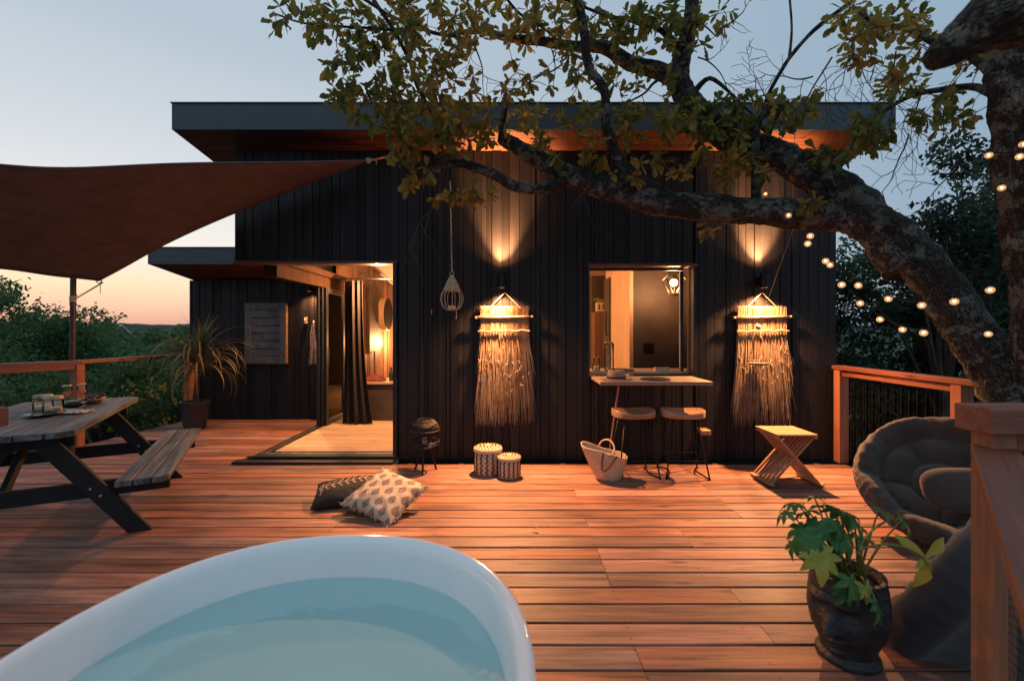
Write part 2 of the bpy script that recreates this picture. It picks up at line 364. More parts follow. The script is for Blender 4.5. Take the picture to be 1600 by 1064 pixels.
def charred(name, base, c2, rough=.52):
    m,nt,p=new_mat(name); L=nt.links.new
    tcn=nd(nt,'ShaderNodeTexCoord'); oi=nd(nt,'ShaderNodeObjectInfo')
    cx=nd(nt,'ShaderNodeCombineXYZ')
    for i,k in enumerate((13.7,31.3,57.9)):
        mm=nd(nt,'ShaderNodeMath',operation='MULTIPLY'); mm.inputs[1].default_value=k; L(oi.outputs['Random'],mm.inputs[0]); L(mm.outputs[0],cx.inputs[i])
    ad=nd(nt,'ShaderNodeVectorMath',operation='ADD'); L(tcn.outputs['Object'],ad.inputs[0]); L(cx.outputs[0],ad.inputs[1])
    mp=nd(nt,'ShaderNodeMapping'); mp.inputs['Scale'].default_value=(1,1,.55); L(ad.outputs[0],mp.inputs[0])
    vo=nd(nt,'ShaderNodeTexVoronoi',feature='DISTANCE_TO_EDGE'); vo.inputs['Scale'].default_value=95; vo.inputs['Randomness'].default_value=.9; L(mp.outputs[0],vo.inputs['Vector'])
    mp2=nd(nt,'ShaderNodeMapping'); mp2.inputs['Scale'].default_value=(60,60,2.5); L(ad.outputs[0],mp2.inputs[0])
    nz=nd(nt,'ShaderNodeTexNoise'); nz.inputs['Scale'].default_value=1; nz.inputs['Detail'].default_value=5; L(mp2.outputs[0],nz.inputs['Vector'])
    # some boards crackled, some smooth-grained
    st=nd(nt,'ShaderNodeMapRange'); st.inputs['From Min'].default_value=.25; st.inputs['From Max'].default_value=.8
    fr=nd(nt,'ShaderNodeMath',operation='MULTIPLY'); fr.inputs[1].default_value=5.37; L(oi.outputs['Random'],fr.inputs[0]); fq=nd(nt,'ShaderNodeMath',operation='FRACT'); L(fr.outputs[0],fq.inputs[0]); L(fq.outputs[0],st.inputs['Value'])
    vm=nd(nt,'ShaderNodeMapRange'); vm.inputs['From Max'].default_value=.25; L(vo.outputs[0],vm.inputs['Value'])
    mxh=nd(nt,'ShaderNodeMix',data_type='FLOAT'); L(st.outputs[0],mxh.inputs[0]); L(nz.outputs[0],mxh.inputs[2]); L(vm.outputs[0],mxh.inputs[3])
    ramp=nd(nt,'ShaderNodeMix',data_type='RGBA'); ramp.inputs[6].default_value=(*base,1); ramp.inputs[7].default_value=(*c2,1); L(mxh.outputs[0],ramp.inputs[0])
    hs=nd(nt,'ShaderNodeHueSaturation'); r2=nd(nt,'ShaderNodeMapRange'); r2.inputs['To Min'].default_value=.55; r2.inputs['To Max'].default_value=1.6; L(oi.outputs['Random'],r2.inputs['Value']); L(r2.outputs[0],hs.inputs['Value']); L(ramp.outputs[2],hs.inputs['Color'])
    L(hs.outputs[0],p.inputs['Base Color'])
    p.inputs['Roughness'].default_value=rough; p.inputs['Specular IOR Level'].default_value=.32
    bp=nd(nt,'ShaderNodeBump'); bp.inputs['Strength'].default_value=.6; bp.inputs['Distance'].default_value=.004; L(mxh.outputs[0],bp.inputs['Height']); L(bp.outputs[0],p.inputs['Normal'])
    return m
M['char']=charred('charred_cladding',(.0032,.0036,.005),(.017,.0135,.0125))
def barkmat():
    """furrowed plates running along the limb, darker cracks, grey-green lichen"""
    m,nt,p=new_mat('oak_bark'); L=nt.links.new; g=nd(nt,'ShaderNodeAttribute'); g.attribute_name='print'; ob=nd(nt,'ShaderNodeTexCoord')
    mp=nd(nt,'ShaderNodeMapping'); mp.inputs['Scale'].default_value=(1,1,.33); L(g.outputs['Color'],mp.inputs[0])
    nzd=nd(nt,'ShaderNodeTexNoise'); nzd.inputs['Scale'].default_value=14; nzd.inputs['Detail'].default_value=5; L(mp.outputs[0],nzd.inputs['Vector'])
    ad=nd(nt,'ShaderNodeVectorMath',operation='MULTIPLY_ADD'); ad.inputs[1].default_value=(.16,.16,.16); L(nzd.outputs['Color'],ad.inputs[0]); L(mp.outputs[0],ad.inputs[2])
    vo=nd(nt,'ShaderNodeTexVoronoi',feature='DISTANCE_TO_EDGE'); vo.inputs['Scale'].default_value=34; L(ad.outputs[0],vo.inputs['Vector'])
    v2=nd(nt,'ShaderNodeTexVoronoi'); v2.inputs['Scale'].default_value=34; L(ad.outputs[0],v2.inputs['Vector'])
    r_=nd(nt,'ShaderNodeValToRGB'); e=r_.color_ramp.elements; e[0].position=.02; e[0].color=(.006,.005,.004,1); e[1].position=.22; e[1].color=(.065,.05,.042,1); L(vo.outputs[0],r_.inputs[0])
    bw=nd(nt,'ShaderNodeRGBToBW'); L(v2.outputs['Color'],bw.inputs[0]); vr=nd(nt,'ShaderNodeMapRange'); vr.inputs['To Min'].default_value=.45; vr.inputs['To Max'].default_value=1.5; L(bw.outputs[0],vr.inputs['Value'])
    hs=nd(nt,'ShaderNodeHueSaturation'); L(vr.outputs[0],hs.inputs['Value']); L(r_.outputs[0],hs.inputs['Color'])
    li=nd(nt,'ShaderNodeTexNoise'); li.inputs['Scale'].default_value=6; li.inputs['Detail'].default_value=9; li.inputs['Roughness'].default_value=.8; L(ob.outputs['Object'],li.inputs['Vector'])
    lr=nd(nt,'ShaderNodeMapRange'); lr.inputs['From Min'].default_value=.515; lr.inputs['From Max'].default_value=.55; L(li.outputs[0],lr.inputs['Value'])
    mx_=nd(nt,'ShaderNodeMix',data_type='RGBA'); mx_.inputs[7].default_value=(.19,.20,.17,1); L(lr.outputs[0],mx_.inputs[0]); L(hs.outputs[0],mx_.inputs[6]); L(mx_.outputs[2],p.inputs['Base Color'])
    p.inputs['Roughness'].default_value=.9
    fn=nd(nt,'ShaderNodeTexNoise'); fn.inputs['Scale'].default_value=110; fn.inputs['Detail'].default_value=5; L(mp.outputs[0],fn.inputs['Vector'])
    cl=nd(nt,'ShaderNodeMapRange'); cl.inputs['From Max'].default_value=.3; L(vo.outputs[0],cl.inputs['Value'])
    h1=nd(nt,'ShaderNodeMath',operation='MULTIPLY_ADD'); h1.inputs[1].default_value=.4; L(fn.outputs[0],h1.inputs[0]); L(cl.outputs[0],h1.inputs[2])
    h2=nd(nt,'ShaderNodeMath',operation='MULTIPLY_ADD'); h2.inputs[1].default_value=.5; L(bw.outputs[0],h2.inputs[0]); L(h1.outputs[0],h2.inputs[2])
    bp=nd(nt,'ShaderNodeBump'); bp.inputs['Strength'].default_value=1; bp.inputs['Distance'].default_value=.022; L(h2.outputs[0],bp.inputs['Height']); L(bp.outputs[0],p.inputs['Normal'])
    return m
M['bark']=barkmat()
M['twig']=plain('twig_bark',(.06,.045,.035),.9)
M['oak']=leafmat('oak_leaves',[(.05,.10,.03),(.12,.16,.04),(.25,.22,.05),(.42,.28,.065),(.52,.28,.08)],trans=.5,big=1.1)
M['bgleaf']=leafmat('hedge_leaves',[(.04,.10,.045),(.07,.15,.055),(.10,.20,.07),(.17,.23,.08)],trans=.4,big=.5)
M['bgdark']=leafmat('wood_edge_leaves',[(.02,.048,.028),(.032,.068,.036),(.05,.09,.045)],trans=.3,big=.5)
M['flower']=plain('broom_flowers',(.42,.28,.04),.7)
M['aralia']=leafmat('fatsia_green',[(.03,.12,.035),(.05,.17,.045),(.08,.21,.05)],trans=.2,rough=.35)
M['aralia2']=leafmat('fatsia_yellowing',[(.30,.36,.06),(.42,.44,.09)],trans=.3,rough=.4)
M['stem']=plain('green_stem',(.16,.17,.04),.5)
M['strap']=leafmat('strap_leaves',[(.10,.13,.05),(.22,.17,.08),(.34,.20,.10)],trans=.3,rough=.5)
M['ground']=plain('ground_scrub',(.03,.05,.02),.95,var=.3,scale=.4,bump=.5,bscale=3,c2=(.06,.07,.03))
M['hill']=plain('distant_hill',(.045,.06,.055),.95,var=.2,scale=.02)  # distance haze is put into this muted grey-green colour
M['sap']=glass('water_surface',(.70,1.0,.985),1.5,.015)

# ------------------------------------------------------------------ terrain
def ground_h(x, y):
    d=max(0,y-10)+max(0,abs(x)-8)*.6
    h=-1.5-min(d,50)*.11
    if y>60: h+= (y-60)*.022
    return h+noise.noise(Vector((x*.05,y*.05,0)))*min(d,12)*.08
g=MB(); xs=[-900,-500,-300,-200,-140,-100,-75,-55,-40,-30,-22,-16,-12,-8,-4,0,4,8,12,16,22,30,40,55,75,100,140,200,300,500,900]
ys=[-60,-30,-15,-8,-4,0,4,8,12,16,20,26,34,44,56,70,90,120,160,220,300,420,600,900,1400]
g.v=[(x,y,ground_h(x,y) if y<300 else ground_h(x,300)+(y-300)*.0) for y in ys for x in xs]
g.f=[(j*len(xs)+i,j*len(xs)+i+1,(j+1)*len(xs)+i+1,(j+1)*len(xs)+i) for j in range(len(ys)-1) for i in range(len(xs)-1)]
tag(g.build('ground',M['ground'],smooth=True),kind='structure')
# far wooded ridge: a solid ridge with an uneven tree line
rg=MB()
for (Yr,top,amp,sd) in ((210,3.0,2.6,3.3),(330,5.5,3.0,9.1)):
    n=260; b=len(rg.v)
    for i in range(n):
        x=-420+i*(900/n)*1.0
        t=top+amp*(noise.noise(Vector((x*.018,sd,0)))+.55*abs(noise.noise(Vector((x*.09,sd,1))))+.25*noise.noise(Vector((x*.4,sd,2))))
        rg.v += [(x,Yr-30,-9),(x,Yr,t-1.2),(x,Yr+3,t),(x,Yr+60,-9)]
    for i in range(n-1):
        for k in range(3): rg.f.append((b+i*4+k,b+(i+1)*4+k,b+(i+1)*4+k+1,b+i*4+k+1))
tag(rg.build('hills',M['hill'],smooth=False),kind='structure')

# ------------------------------------------------------------------ deck
def left_edge(y):
    if y<6.1: return max(-5.75-(6.1-y)*.733,-7.4)
    return -5.75+(y-6.1)*.11
deck=thing('deck',None,None,kind='structure')
PITCH=.167; row=0; yy=-1.26
bn=0
while yy<7.86:
    y0,y1=yy,min(yy+PITCH-.013,7.868)
    right=3.84 if y0<5.40 else -3.07
    if 5.40<y1<5.60: right=3.84 if y0<5.25 else -3.24
    if right==3.84: y1=min(y1,5.425)
    cuts=[-1.40] + [random.choice([-3.7,-4.1,-3.3]), random.choice([.6,1.3,1.9])]
    xs_=sorted([c for c in cuts if c<right-.3])
    edges=['L']+xs_+[right]
    for i in range(len(edges)-1):
        a0=left_edge(y0) if edges[i]=='L' else edges[i]+.0015; a1=left_edge(y1) if edges[i]=='L' else edges[i]+.0015
        b_=edges[i+1]-.0015
        if b_-a0<.2: continue
        c=.004; dz=random.uniform(-.0015,.0015)
        m=MB(); prof=[(y0,-.03),(y0,-c),(y0+c,0),(y1-c,0),(y1,-c),(y1,-.03)]
        cy=(y0+y1)/2; cxm=(a0+b_)/2
        for (py,pz) in prof:
            ax=a0+(a1-a0)*(py-y0)/(y1-y0); m.v.append((ax-cxm,py-cy,pz+dz))
        for (py,pz) in prof: m.v.append((b_-cxm,py-cy,pz+dz))
        m.f=[tuple(range(6)),tuple(range(11,5,-1))]+[(k,k+6,(k+1)%6+6,(k+1)%6) for k in range(6)]
        o=m.build('board',M['deck'],deck); o.location=(cxm,cy,0); bn+=1
    yy+=PITCH; row+=1
j=MB()
for x in np.arange(-5.4,3.9,.6): j.box(x-.03,x+.03,-1.2 if x>-4.5 else 3.9,5.4,-.22,-.035)
for x in np.arange(-5.4,-3.2,.6): j.box(x-.03,x+.03,5.45,7.8,-.22,-.035)
j.build('joist',M['dark_under'],deck)
j=MB()
for (x,y) in ((-5.2,3.2),(-5.2,6.6),(-2,1),(3.7,1),(3.7,5),(0,-1),(-2,4)): j.box(x-.07,x+.07,y-.07,y+.07,-2.6,-.22)
j.build('footing',M['dark_under'],deck)
scr=MB(); yy=-1.26
while yy<7.8:
    for x in np.arange(-5.4,3.9,.6):
        if yy>5.2 and x>-3.3: continue
        if x<left_edge(yy)+.1: continue
        for dy in (.035,.12):
            b=len(scr.v); cx,cy=x+random.uniform(-.008,.008),yy+dy+random.uniform(-.004,.004)
            scr.v += [(cx+.0045*math.cos(k*math.pi/3),cy+.0045*math.sin(k*math.pi/3),.0022) for k in range(6)]; scr.f.append(tuple(range(b,b+6)))
    yy+=PITCH
tag(scr.build('screw_heads',M['metal'],deck),kind='stuff')

# ------------------------------------------------------------------ cabin
SL=.142
def roofz(y): return 3.744-SL*(y-5.0)
cabin=thing('cabin','black charred-timber cabin with flat slate roof, open corner door and serving window','building')
YF=5.43
def boards(parent, x0, x1, yfront, zfun, holes=(), widths=(.04,.05,.065,.09,.10,.12,.145), mt='char', back=.03):
    x=x0
    while x<x1-.02:
        w=min(random.choice(widths),x1-x)
        if x1-(x+w)<.05: w=x1-x
        spans=[zfun]
        a,b=x+.002,x+w-.002; mid=(a+b)/2
        zs=[zfun]
        for (hx0,hx1,hz0,hz1) in holes:
            if b>hx0 and a<hx1:
                ns=[]
                # clip sideways at the opening's edge
                for (s0,s1) in zs:
                    if mid<hx0: b=min(b,hx0); ns.append((s0,s1))
                    elif mid>hx1: a=max(a,hx1); ns.append((s0,s1))
                    else:
                        if hz0>s0+.01: ns.append((s0,min(s1,hz0)))
                        if hz1<s1-.01: ns.append((max(s0,hz1),s1))
                zs=ns
        dy=random.choice((0,0,.006,.012))
        for (s0,s1) in zs:
            c=.003; m=MB(); h=(s1-s0)
            prof=[(a,back),(a,c),(a+c,0),(b-c,0),(b,c),(b,back)]
            for zz in (0,h): m.v += [(px-mid,py+dy,zz) for (px,py) in prof]
            m.f=[tuple(range(5,-1,-1)),tuple(range(6,12))]+[(k,(k+1)%6,(k+1)%6+6,k+6) for k in range(6)]
            o=m.build('board',M[mt],parent); o.location=(mid,yfront,s0)
        x+=w
DOOR=(-3.32,-1.37,-1,2.36); WIN=(.92,2.19,1.0,2.30)
boards(cabin,-3.31,3.87,YF,(.0,roofz(YF)-.01),(DOOR,WIN))
# backing wall with the two openings, then the other walls
bk=MB(); y0,y1=YF+.045,YF+.17
bk.box(-3.305,-1.37,y0,y1,2.36,3.64).box(-1.369,.92,y0,y1,-.2,3.64).box(.921,2.19,y0,y1,-.2,.985).box(.921,2.19,y0,y1,2.31,3.64).box(2.191,3.865,y0,y1,-.2,3.64)
bk.build('front_wall',M['frame'],cabin)
w=MB(); 
w.prism([(3.72,5.61,-.2),(3.72,12.3,-.2),(3.72,12.3,roofz(12.3)-.03),(3.72,5.61,roofz(5.61)-.03)],(1,0,0),.14); w.build('side_wall',M['frame'],cabin)
w=MB().prism([(-3.30,5.61,2.46),(-3.30,12.3,2.46),(-3.30,12.3,roofz(12.3)-.03),(-3.30,5.61,roofz(5.61)-.03)],(1,0,0),.12); w.build('side_wall',M['frame'],cabin)
B('back_wall',-3.3,3.86,12.31,12.45,-.2,2.65,M['dark_int'],cabin)
B('recess_ceiling',-3.305,-2.86,5.61,7.86,2.37,2.455,M['matte'],cabin)
B('lintel',-3.31,-1.36,5.405,5.60,2.335,2.368,M['soffit'],cabin,bevel=.003)
# roof: fascia, slab, soffit planks
def roof(parent, x0,x1,y0,y1,zb,zt, hang):
    m=MB(); zz=lambda y: zb-SL*(y-y0); th=zt-zb
    m.prism([(x0+.03,y0+.03,zb+.03),(x0+.03,y1,zz(y1)+.03),(x0+.03,y1,zz(y1)+th-.02),(x0+.03,y0+.03,zt-.02)],(1,0,0),x1-x0-.06)
    m.build('roof_deck',M['slate'],parent)
    f=MB(); f.box(x0,x1,y0,y0+.028,zb,zt); f.build('fascia',M['slate'],parent,bevel=.003)
    for xa in (x0,x1-.028):
        f=MB().prism([(xa,y0+.03,zb),(xa,y1,zz(y1)),(xa,y1,zz(y1)+th),(xa,y0+.03,zt)],(1,0,0),.028); f.build('fascia',M['slate'],parent)
    f=MB().box(x0-.008,x1+.008,y0-.012,y0+.05,zt+.002,zt+.014); f.build('drip_edge',M['slate'],parent)
    n=int(round(hang/.135)); 
    for i in range(n):
        ya=y0+.03+(hang-.03)*i/n; yb=y0+.03+(hang-.03)*(i+1)/n-.006
        f=MB().prism([(x0+.03,ya,zz(ya)+.004),(x0+.03,yb,zz(yb)+.004),(x0+.03,yb,zz(yb)+.026),(x0+.03,ya,zz(ya)+.026)],(1,0,0),x1-x0-.06)
        f.build('soffit_plank',M['soffit'],parent)
roof(cabin,-3.74,4.22,5.0,12.6,3.744,4.03,.46)
f=MB().prism([(-3.70,5.47,roofz(5.47)+.003),(-3.70,12.5,roofz(12.5)+.003),(-3.70,12.5,roofz(12.5)+.026),(-3.70,5.47,roofz(5.47)+.026)],(1,0,0),.38); f.build('soffit_plank',M['soffit'],cabin)
f=MB().prism([(3.875,5.47,roofz(5.47)+.003),(3.875,12.5,roofz(12.5)+.003),(3.875,12.5,roofz(12.5)+.026),(3.875,5.47,roofz(5.47)+.026)],(1,0,0),.31); f.build('soffit_plank',M['soffit'],cabin)
v=MB(); v.lathe([(.07,0),(.07,.10),(.12,.12),(.13,.16),(.10,.20),(.02,.22)],16,(-.27,5.9,3.85)); v.build('roof_vent',M['metal'],cabin,smooth=True,sharp=40)
# interior shell
k=0
for xx in np.arange(5.62,12.3,.19):      # floor planks run across the room
    o=B('floor_plank',-2.93,3.70,xx,min(xx+.186,12.3),.01,.05,M['pale'],cabin)
m=MB().prism([(-3.17,5.62,roofz(5.62)-.14),(-3.17,12.3,roofz(12.3)-.14),(-3.17,12.3,roofz(12.3)-.09),(-3.17,5.62,roofz(5.62)-.09)],(1,0,0),6.88); m.build('ceiling',M['ceil'],cabin)
yy=7.95
while yy<12.25:
    w_=random.choice((.08,.1,.12)); dx=random.choice((0,.012,.02)); m=MB().box(-3.06-dx,-3.02-dx+.0,yy,yy+w_-.008,.05,roofz(yy)-.15); m.build('wall_plank',M['inwall'],cabin); yy+=w_
B('inner_wall',-3.16,-3.085,7.9,12.3,-.1,2.45,M['dark_int'],cabin)
# wet-room box behind the serving window: dark front, pale spruce side
B('partition',1.86,3.71,7.0,7.05,.05,3.2,M['dark_int'],cabin)
yy=7.05
for i in range(7):
    B('partition_plank',1.80,1.86,7.05+i*.24,7.05+i*.24+.236,.05,2.95,M['palev'],cabin)
B('corner_post',1.80,1.859,6.98,7.049,.05,3.15,M['palev'],cabin,bevel=.003)
B('door_leaf',1.765,1.797,8.28,8.74,.05,2.5,M['dark_int'],cabin)
h=MB(); h.tube([(1.75,8.33,1.45),(1.72,8.33,1.45),(1.72,8.33,1.85),(1.75,8.33,1.85)],.012,6); h.build('door_handle',M['metal'],cabin)
h=MB().box(0,.16,-.008,0,0,.16).box(.05,.11,-.014,-.008,.03,.13).move(Matrix.Translation((2.02,6.998,1.18))); h.build('light_switch',M['metal'],cabin)
# tall dark cupboard and shelf seen deeper in
B('cupboard',1.62,1.95,8.9,9.3,.05,1.9,M['inwall'],cabin); B('cupboard_top',1.64,1.90,9.31,9.7,.05,2.65,M['dark_int'],cabin)
# threshold and track of the corner door
B('sill',-3.22,-1.372,5.22,5.34,.002,.03,M['frame'],cabin,bevel=.003)
B('sill',-3.06,-1.372,5.345,5.45,.002,.062,M['frame'],cabin,bevel=.003)
B('sill_edge',-3.02,-1.372,5.452,5.50,.002,.066,M['steel'],cabin)
B('side_sill',-3.06,-2.99,5.46,7.86,.002,.06,M['frame'],cabin)
B('side_track',-2.985,-2.965,5.51,7.86,.02,.066,M['steel'],cabin)
B('side_sill',-2.96,-2.93,5.51,7.86,.01,.058,M['frame'],cabin)
B('head_track',-3.06,-2.90,5.61,7.86,2.20,2.365,M['matte'],cabin,bevel=.004)
B('door_jamb',-1.415,-1.371,5.40,5.62,.0,2.333,M['frame'],cabin,bevel=.003)
for i,(ya,xx) in enumerate(((6.98,-3.00),(7.02,-2.955),(7.06,-2.91))):
    m=MB(); yb=ya+.78
    m.box(xx,xx+.035,ya,ya+.07,.067,2.198).box(xx,xx+.035,yb-.07,yb,.067,2.198).box(xx,xx+.035,ya+.071,yb-.071,.067,.14).box(xx,xx+.035,ya+.071,yb-.071,2.12,2.198)
    fr=m.build('sliding_door',M['frame'],cabin,bevel=.002)
    B('pane',xx+.014,xx+.020,ya+.065,yb-.065,.13,2.13,M['glass'],fr)
    if i==2: MB().tube([(xx+.035,ya+.03,1.0),(xx+.06,ya+.03,1.0),(xx+.06,ya+.03,1.25),(xx+.035,ya+.03,1.25)],.008,6).build('handle',M['metal'],fr)
# serving window trim
B('window_head',.90,2.21,5.395,5.62,2.302,2.335,M['soffit'],cabin,bevel=.003)
B('window_jamb',2.16,2.188,5.415,5.62,1.035,2.301,M['frame'],cabin,bevel=.002)
B('window_jamb',.905,.925,5.41,5.62,1.035,2.301,M['frame'],cabin,bevel=.002)
m=MB().box(2.075,2.11,5.60,5.63,1.04,2.27).box(.93,2.11,5.60,5.63,2.275,2.30); ws=m.build('window_sash',M['frame'],cabin)
B('sash_edge',2.066,2.074,5.605,5.625,1.04,2.27,M['steel'],ws)
# wall block low beside the stools
B('wall_block',2.205,2.32,5.30,5.43,.32,.38,M['teak'],cabin,bevel=.006)
# serving counter: outside flap, inside top, prop
m=MB().box(.94,2.13,4.84,5.395,.962,.998); m.build('counter_flap',M['pale'],cabin,bevel=.004)
B('counter_edge',.935,2.135,4.822,4.838,.958,.994,M['teak'],cabin)
B('inner_counter',.95,2.6,5.63,6.15,1.0,1.03,M['pale'],cabin,bevel=.003)
MB().tube([(1.14,5.38,.02),(1.17,4.98,.95)],.012,6).build('counter_prop',M['teak'],cabin)
# wing
wing=thing('side_wing','lower dark timber wing with slate roof left of the corner door','building')
boards(wing,-5.58,-3.07,7.87,(.0,2.40))
B('front_wall',-5.57,-3.08,7.905,8.0,-.2,2.40,M['frame'],wing)
MB().prism([(-5.57,8.0,-.2),(-5.57,12,-.2),(-5.57,12,1.8),(-5.57,8.0,2.38)],(1,0,0),.12).build('side_wall',M['frame'],wing)
roof(wing,-5.58,-3.32,6.97,12.2,2.55,2.80,.90)
# shutter: frame, slats
sh=thing('window_shutter','grey louvred shutter panel with slanting slats on the wing wall','shutter',(-4.235,7.79,.965))
sw,shh=.345,1.04
m=MB().box(-sw,-sw+.11,0,.05,0,shh).box(sw-.09,sw,0,.05,0,shh).box(-sw+.111,sw-.091,0,.05,0,.12).box(-sw+.111,sw-.091,0,.05,shh-.12,shh); M['shut']=plain('shutter_paint',(.085,.10,.105),.6,bump=.2); m.build('frame',M['shut'],sh,bevel=.003)
for i in range(6):
    z=.125+i*.132; m=MB().prism([(-sw+.112,.012,z+(.012 if i%2 else 0)),(sw-.092,.012,z+(0 if i%2 else .014)),(sw-.092,.012,z+.124),(-sw+.112,.012,z+.124+(.006 if i%2 else 0))],(0,1,0),.02); m.build('slat',M['shut'],sh)
B('casing',-sw+.01,sw+.03,.051,.079,-.01,shh+.01,M['frame'],sh); B('lit_edge_strip',sw+.003,sw+.028,.0,.05,0,shh,M['teak'],sh)  # teak colour stands in for light on the shutter's side edge

# ------------------------------------------------------------------ wall lamps
def sconce(x, y, z, label, pd, pu, s=1):
    t=thing('wall_lamp',label,'wall lamp',(x,y,z),group='up and down wall lamps')
    m=MB().lathe([(.046*s,-.085*s),(.046*s,.085*s)],20,(0,-.15*s,0)); m.v=[tuple(p) for p in m.v]; m.f=[f for f in m.f if len(f)==4]
    m.lathe([(.042*s,.085*s),(.042*s,-.085*s)],20,(0,-.15*s,0)); m.f=[f for f in m.f if len(f)==4]
    m.build('housing',M['metal'],t,smooth=True)
    MB().box(-.025*s,.025*s,-.11*s,0.0,-.05*s,.05*s).build('bracket',M['metal'],t)
    MB().lathe([(.001,-.060*s),(.0415*s,-.060*s)],16,(0,-.15*s,0)).build('lens',M['lens'],t)
    MB().lathe([(.0415*s,.060*s),(.001,.060*s)],16,(0,-.15*s,0)).build('lens',M['lens'],t)
    l=light('down_beam','SPOT',(0,-.15*s,-.062*s-.028),pd*.36,parent=None,size=.018,rot=(0,0,0),spot=128,blend=.95); l.parent=t
    l=light('down_throw','SPOT',(0,-.15*s,-.062*s-.028),pd*.54,parent=None,size=.018,rot=(R(-30),0,0),spot=100,blend=.9); l.parent=t
    if pu: 
        l=light('up_beam','SPOT',(0,-.15*s,.062*s+.028),pu,parent=None,size=.018,rot=(R(180-15),0,0),spot=64,blend=1.0); l.parent=t
        l=light('up_spill','SPOT',(0,-.15*s,.062*s+.028),pu*.07,parent=None,size=.018,rot=(R(180),0,0),spot=125,blend=1.0); l.parent=t
    return t
sconce(-.12,5.43,2.12,'black cylinder wall lamp above the left woven hanging',P_DOWN,P_UP)
sconce(2.93,5.43,2.12,'black cylinder wall lamp above the right woven hanging, near the cabin corner',P_DOWN,P_UP)
sconce(-3.45,7.87,2.27,'small wall lamp on the wing wall over the hanging cloth',P_WING,0,.8)
bpy.context.view_layer.update()
# interior lamps (out of direct view, the room is lit)
light('room_lamp','POINT',(-2.05,7.0,2.25),P_ROOM,size=.05)
light('back_room_lamp','POINT',(-2.62,11.0,1.25),P_BACK,size=.08)
light('kitchen_lamp','POINT',(.6,7.6,2.3),40,size=.06)
pl=thing('pendant_lamp','faceted wire pendant lamp glowing inside the serving window','lamp',(2.24,6.3,2.18))
m=MB(); r1,r2,r3=.05,.165,.07; n=9
top=[Vector((r1*math.cos(2*math.pi*i/n),r1*math.sin(2*math.pi*i/n),.17)) for i in range(n)]
mid=[Vector((r2*math.cos(2*math.pi*(i+.5)/n),r2*math.sin(2*math.pi*(i+.5)/n),.05)) for i in range(n)]
bot=[Vector((r3*math.cos(2*math.pi*i/n),r3*math.sin(2*math.pi*i/n),-.13)) for i in range(n)]
for i in range(n):
    for a,b in ((top[i],top[(i+1)%n]),(mid[i],mid[(i+1)%n]),(bot[i],bot[(i+1)%n]),(top[i],mid[i]),(top[(i+1)%n],mid[i]),(mid[i],bot[i]),(mid[i],bot[(i+1)%n])): m.tube([a,b],.004,4)
m.build('wire_shade',M['metal'],pl)
MB().ball((0,0,.02),.05,14,10).build('bulb',M['filament'],pl,smooth=True)
MB().lathe([(.075,-.16),(.075,-.135)],18).build('base_ring',M['cream'],pl)
MB().tube([(0,0,.07),(0,0,1.0)],.006,6).build('cord',M['metal'],pl)
light('pendant_light','POINT',(0,-.0,-.08),P_PEND,size=.05).parent=pl

# ------------------------------------------------------------------ railings
def rail_mat(m, up=False): return M['railv'] if up else M['rail']
def board_obj(name, a, b, w, h, mt, parent, up=(0,0,1), bevel=.004):
    """a straight timber built along its own local x so the grain runs lengthwise"""
    a=Vector(a); b=Vector(b); d=b-a; L=d.length; d.normalize(); u=d.cross(Vector(up)).normalized() if abs(d.dot(Vector(up)))<.99 else Vector((0,1,0))
    n=u.cross(d).normalized()
    o=MB().box(-L/2,L/2,-w/2,w/2,-h/2,h/2).build(name,mt,parent,bevel=bevel)
    Mx=Matrix((( d.x,u.x,n.x),(d.y,u.y,n.y),(d.z,u.z,n.z))).to_4x4(); Mx.translation=(a+b)/2
    o.matrix_basis=Mx; return o
def mesh_panel(parent, a, b, z0, z1, cell=.055, r=.0011, diamond=False, name='wire_mesh', mt=None):
    a=Vector(a); b=Vector(b); L=(b-a).length; d=(b-a)/L; m=MB(); n=int(L/cell)
    def P(s,z): return a+d*s+Vector((0,0,z))
    if not diamond:
        for i in range(n+1):
            s=i*L/n; m.tube([P(s+.004*math.sin(i),z0),P(s,(z0+z1)/2),P(s+.004*math.cos(i*2),z1)],r,3,cap=False)
        k=int((z1-z0)/cell)
        for i in range(k+1):
            z=z0+(z1-z0)*i/k; m.tube([P(L*t/6,z+.006*math.sin(t*1.7+i)) for t in range(7)],r,3,cap=False)
    else:
        w=cell; k=int((z1-z0)/(w*.8)); 
        for i in range(n+1):
            pts=[]
            for q in range(k*2+1):
                z=z0+(z1-z0)*q/(k*2); s=i*w+(w*.42 if q%2 else -.0)*(1 if i%2==0 else -1)*.5+(0 if q%2 else 0)
                pts.append(P(min(max(s,0),L),z))
            m.tube(pts,r,3,cap=False)
    return tag(m.build(name,mt or M['mesh'],parent),kind='stuff')
M['mesh']=plain('dark_wire',(.03,.032,.035),.5,.5)
# left railing with corner
rl=thing('railing','reddish timber railing with wire mesh behind the picnic table','railing')
P0=Vector((-7.2,4.12,0)); P1=Vector((-5.78,6.06,0)); P2=Vector((-5.50,7.78,0))
def up(v,z): return Vector((v.x,v.y,z))
dirA=(P1-P0).normalized()
board_obj('top_rail',up(P0-dirA*1.0,1.115),up(P1+dirA*.03,1.115),.12,.05,M['rail'],rl)
board_obj('top_rail',up(P1+Vector((-.01,-.03,0)),1.117),up(P2,1.117),.12,.05,M['rail'],rl)
board_obj('side_rail',up(P0,1.055)+Vector((.05,-.03,0)),up(P1,1.055)+Vector((.05,-.03,0)),.035,.07,M['rail'],rl)
for p in (P1+Vector((.01,-.02,0)),P0,P2+Vector((.04,-.08,0))):
    MB().box(p.x-.055,p.x+.055,p.y-.055,p.y+.055,.0,1.088).build('post',M['railv'],rl,bevel=.004)
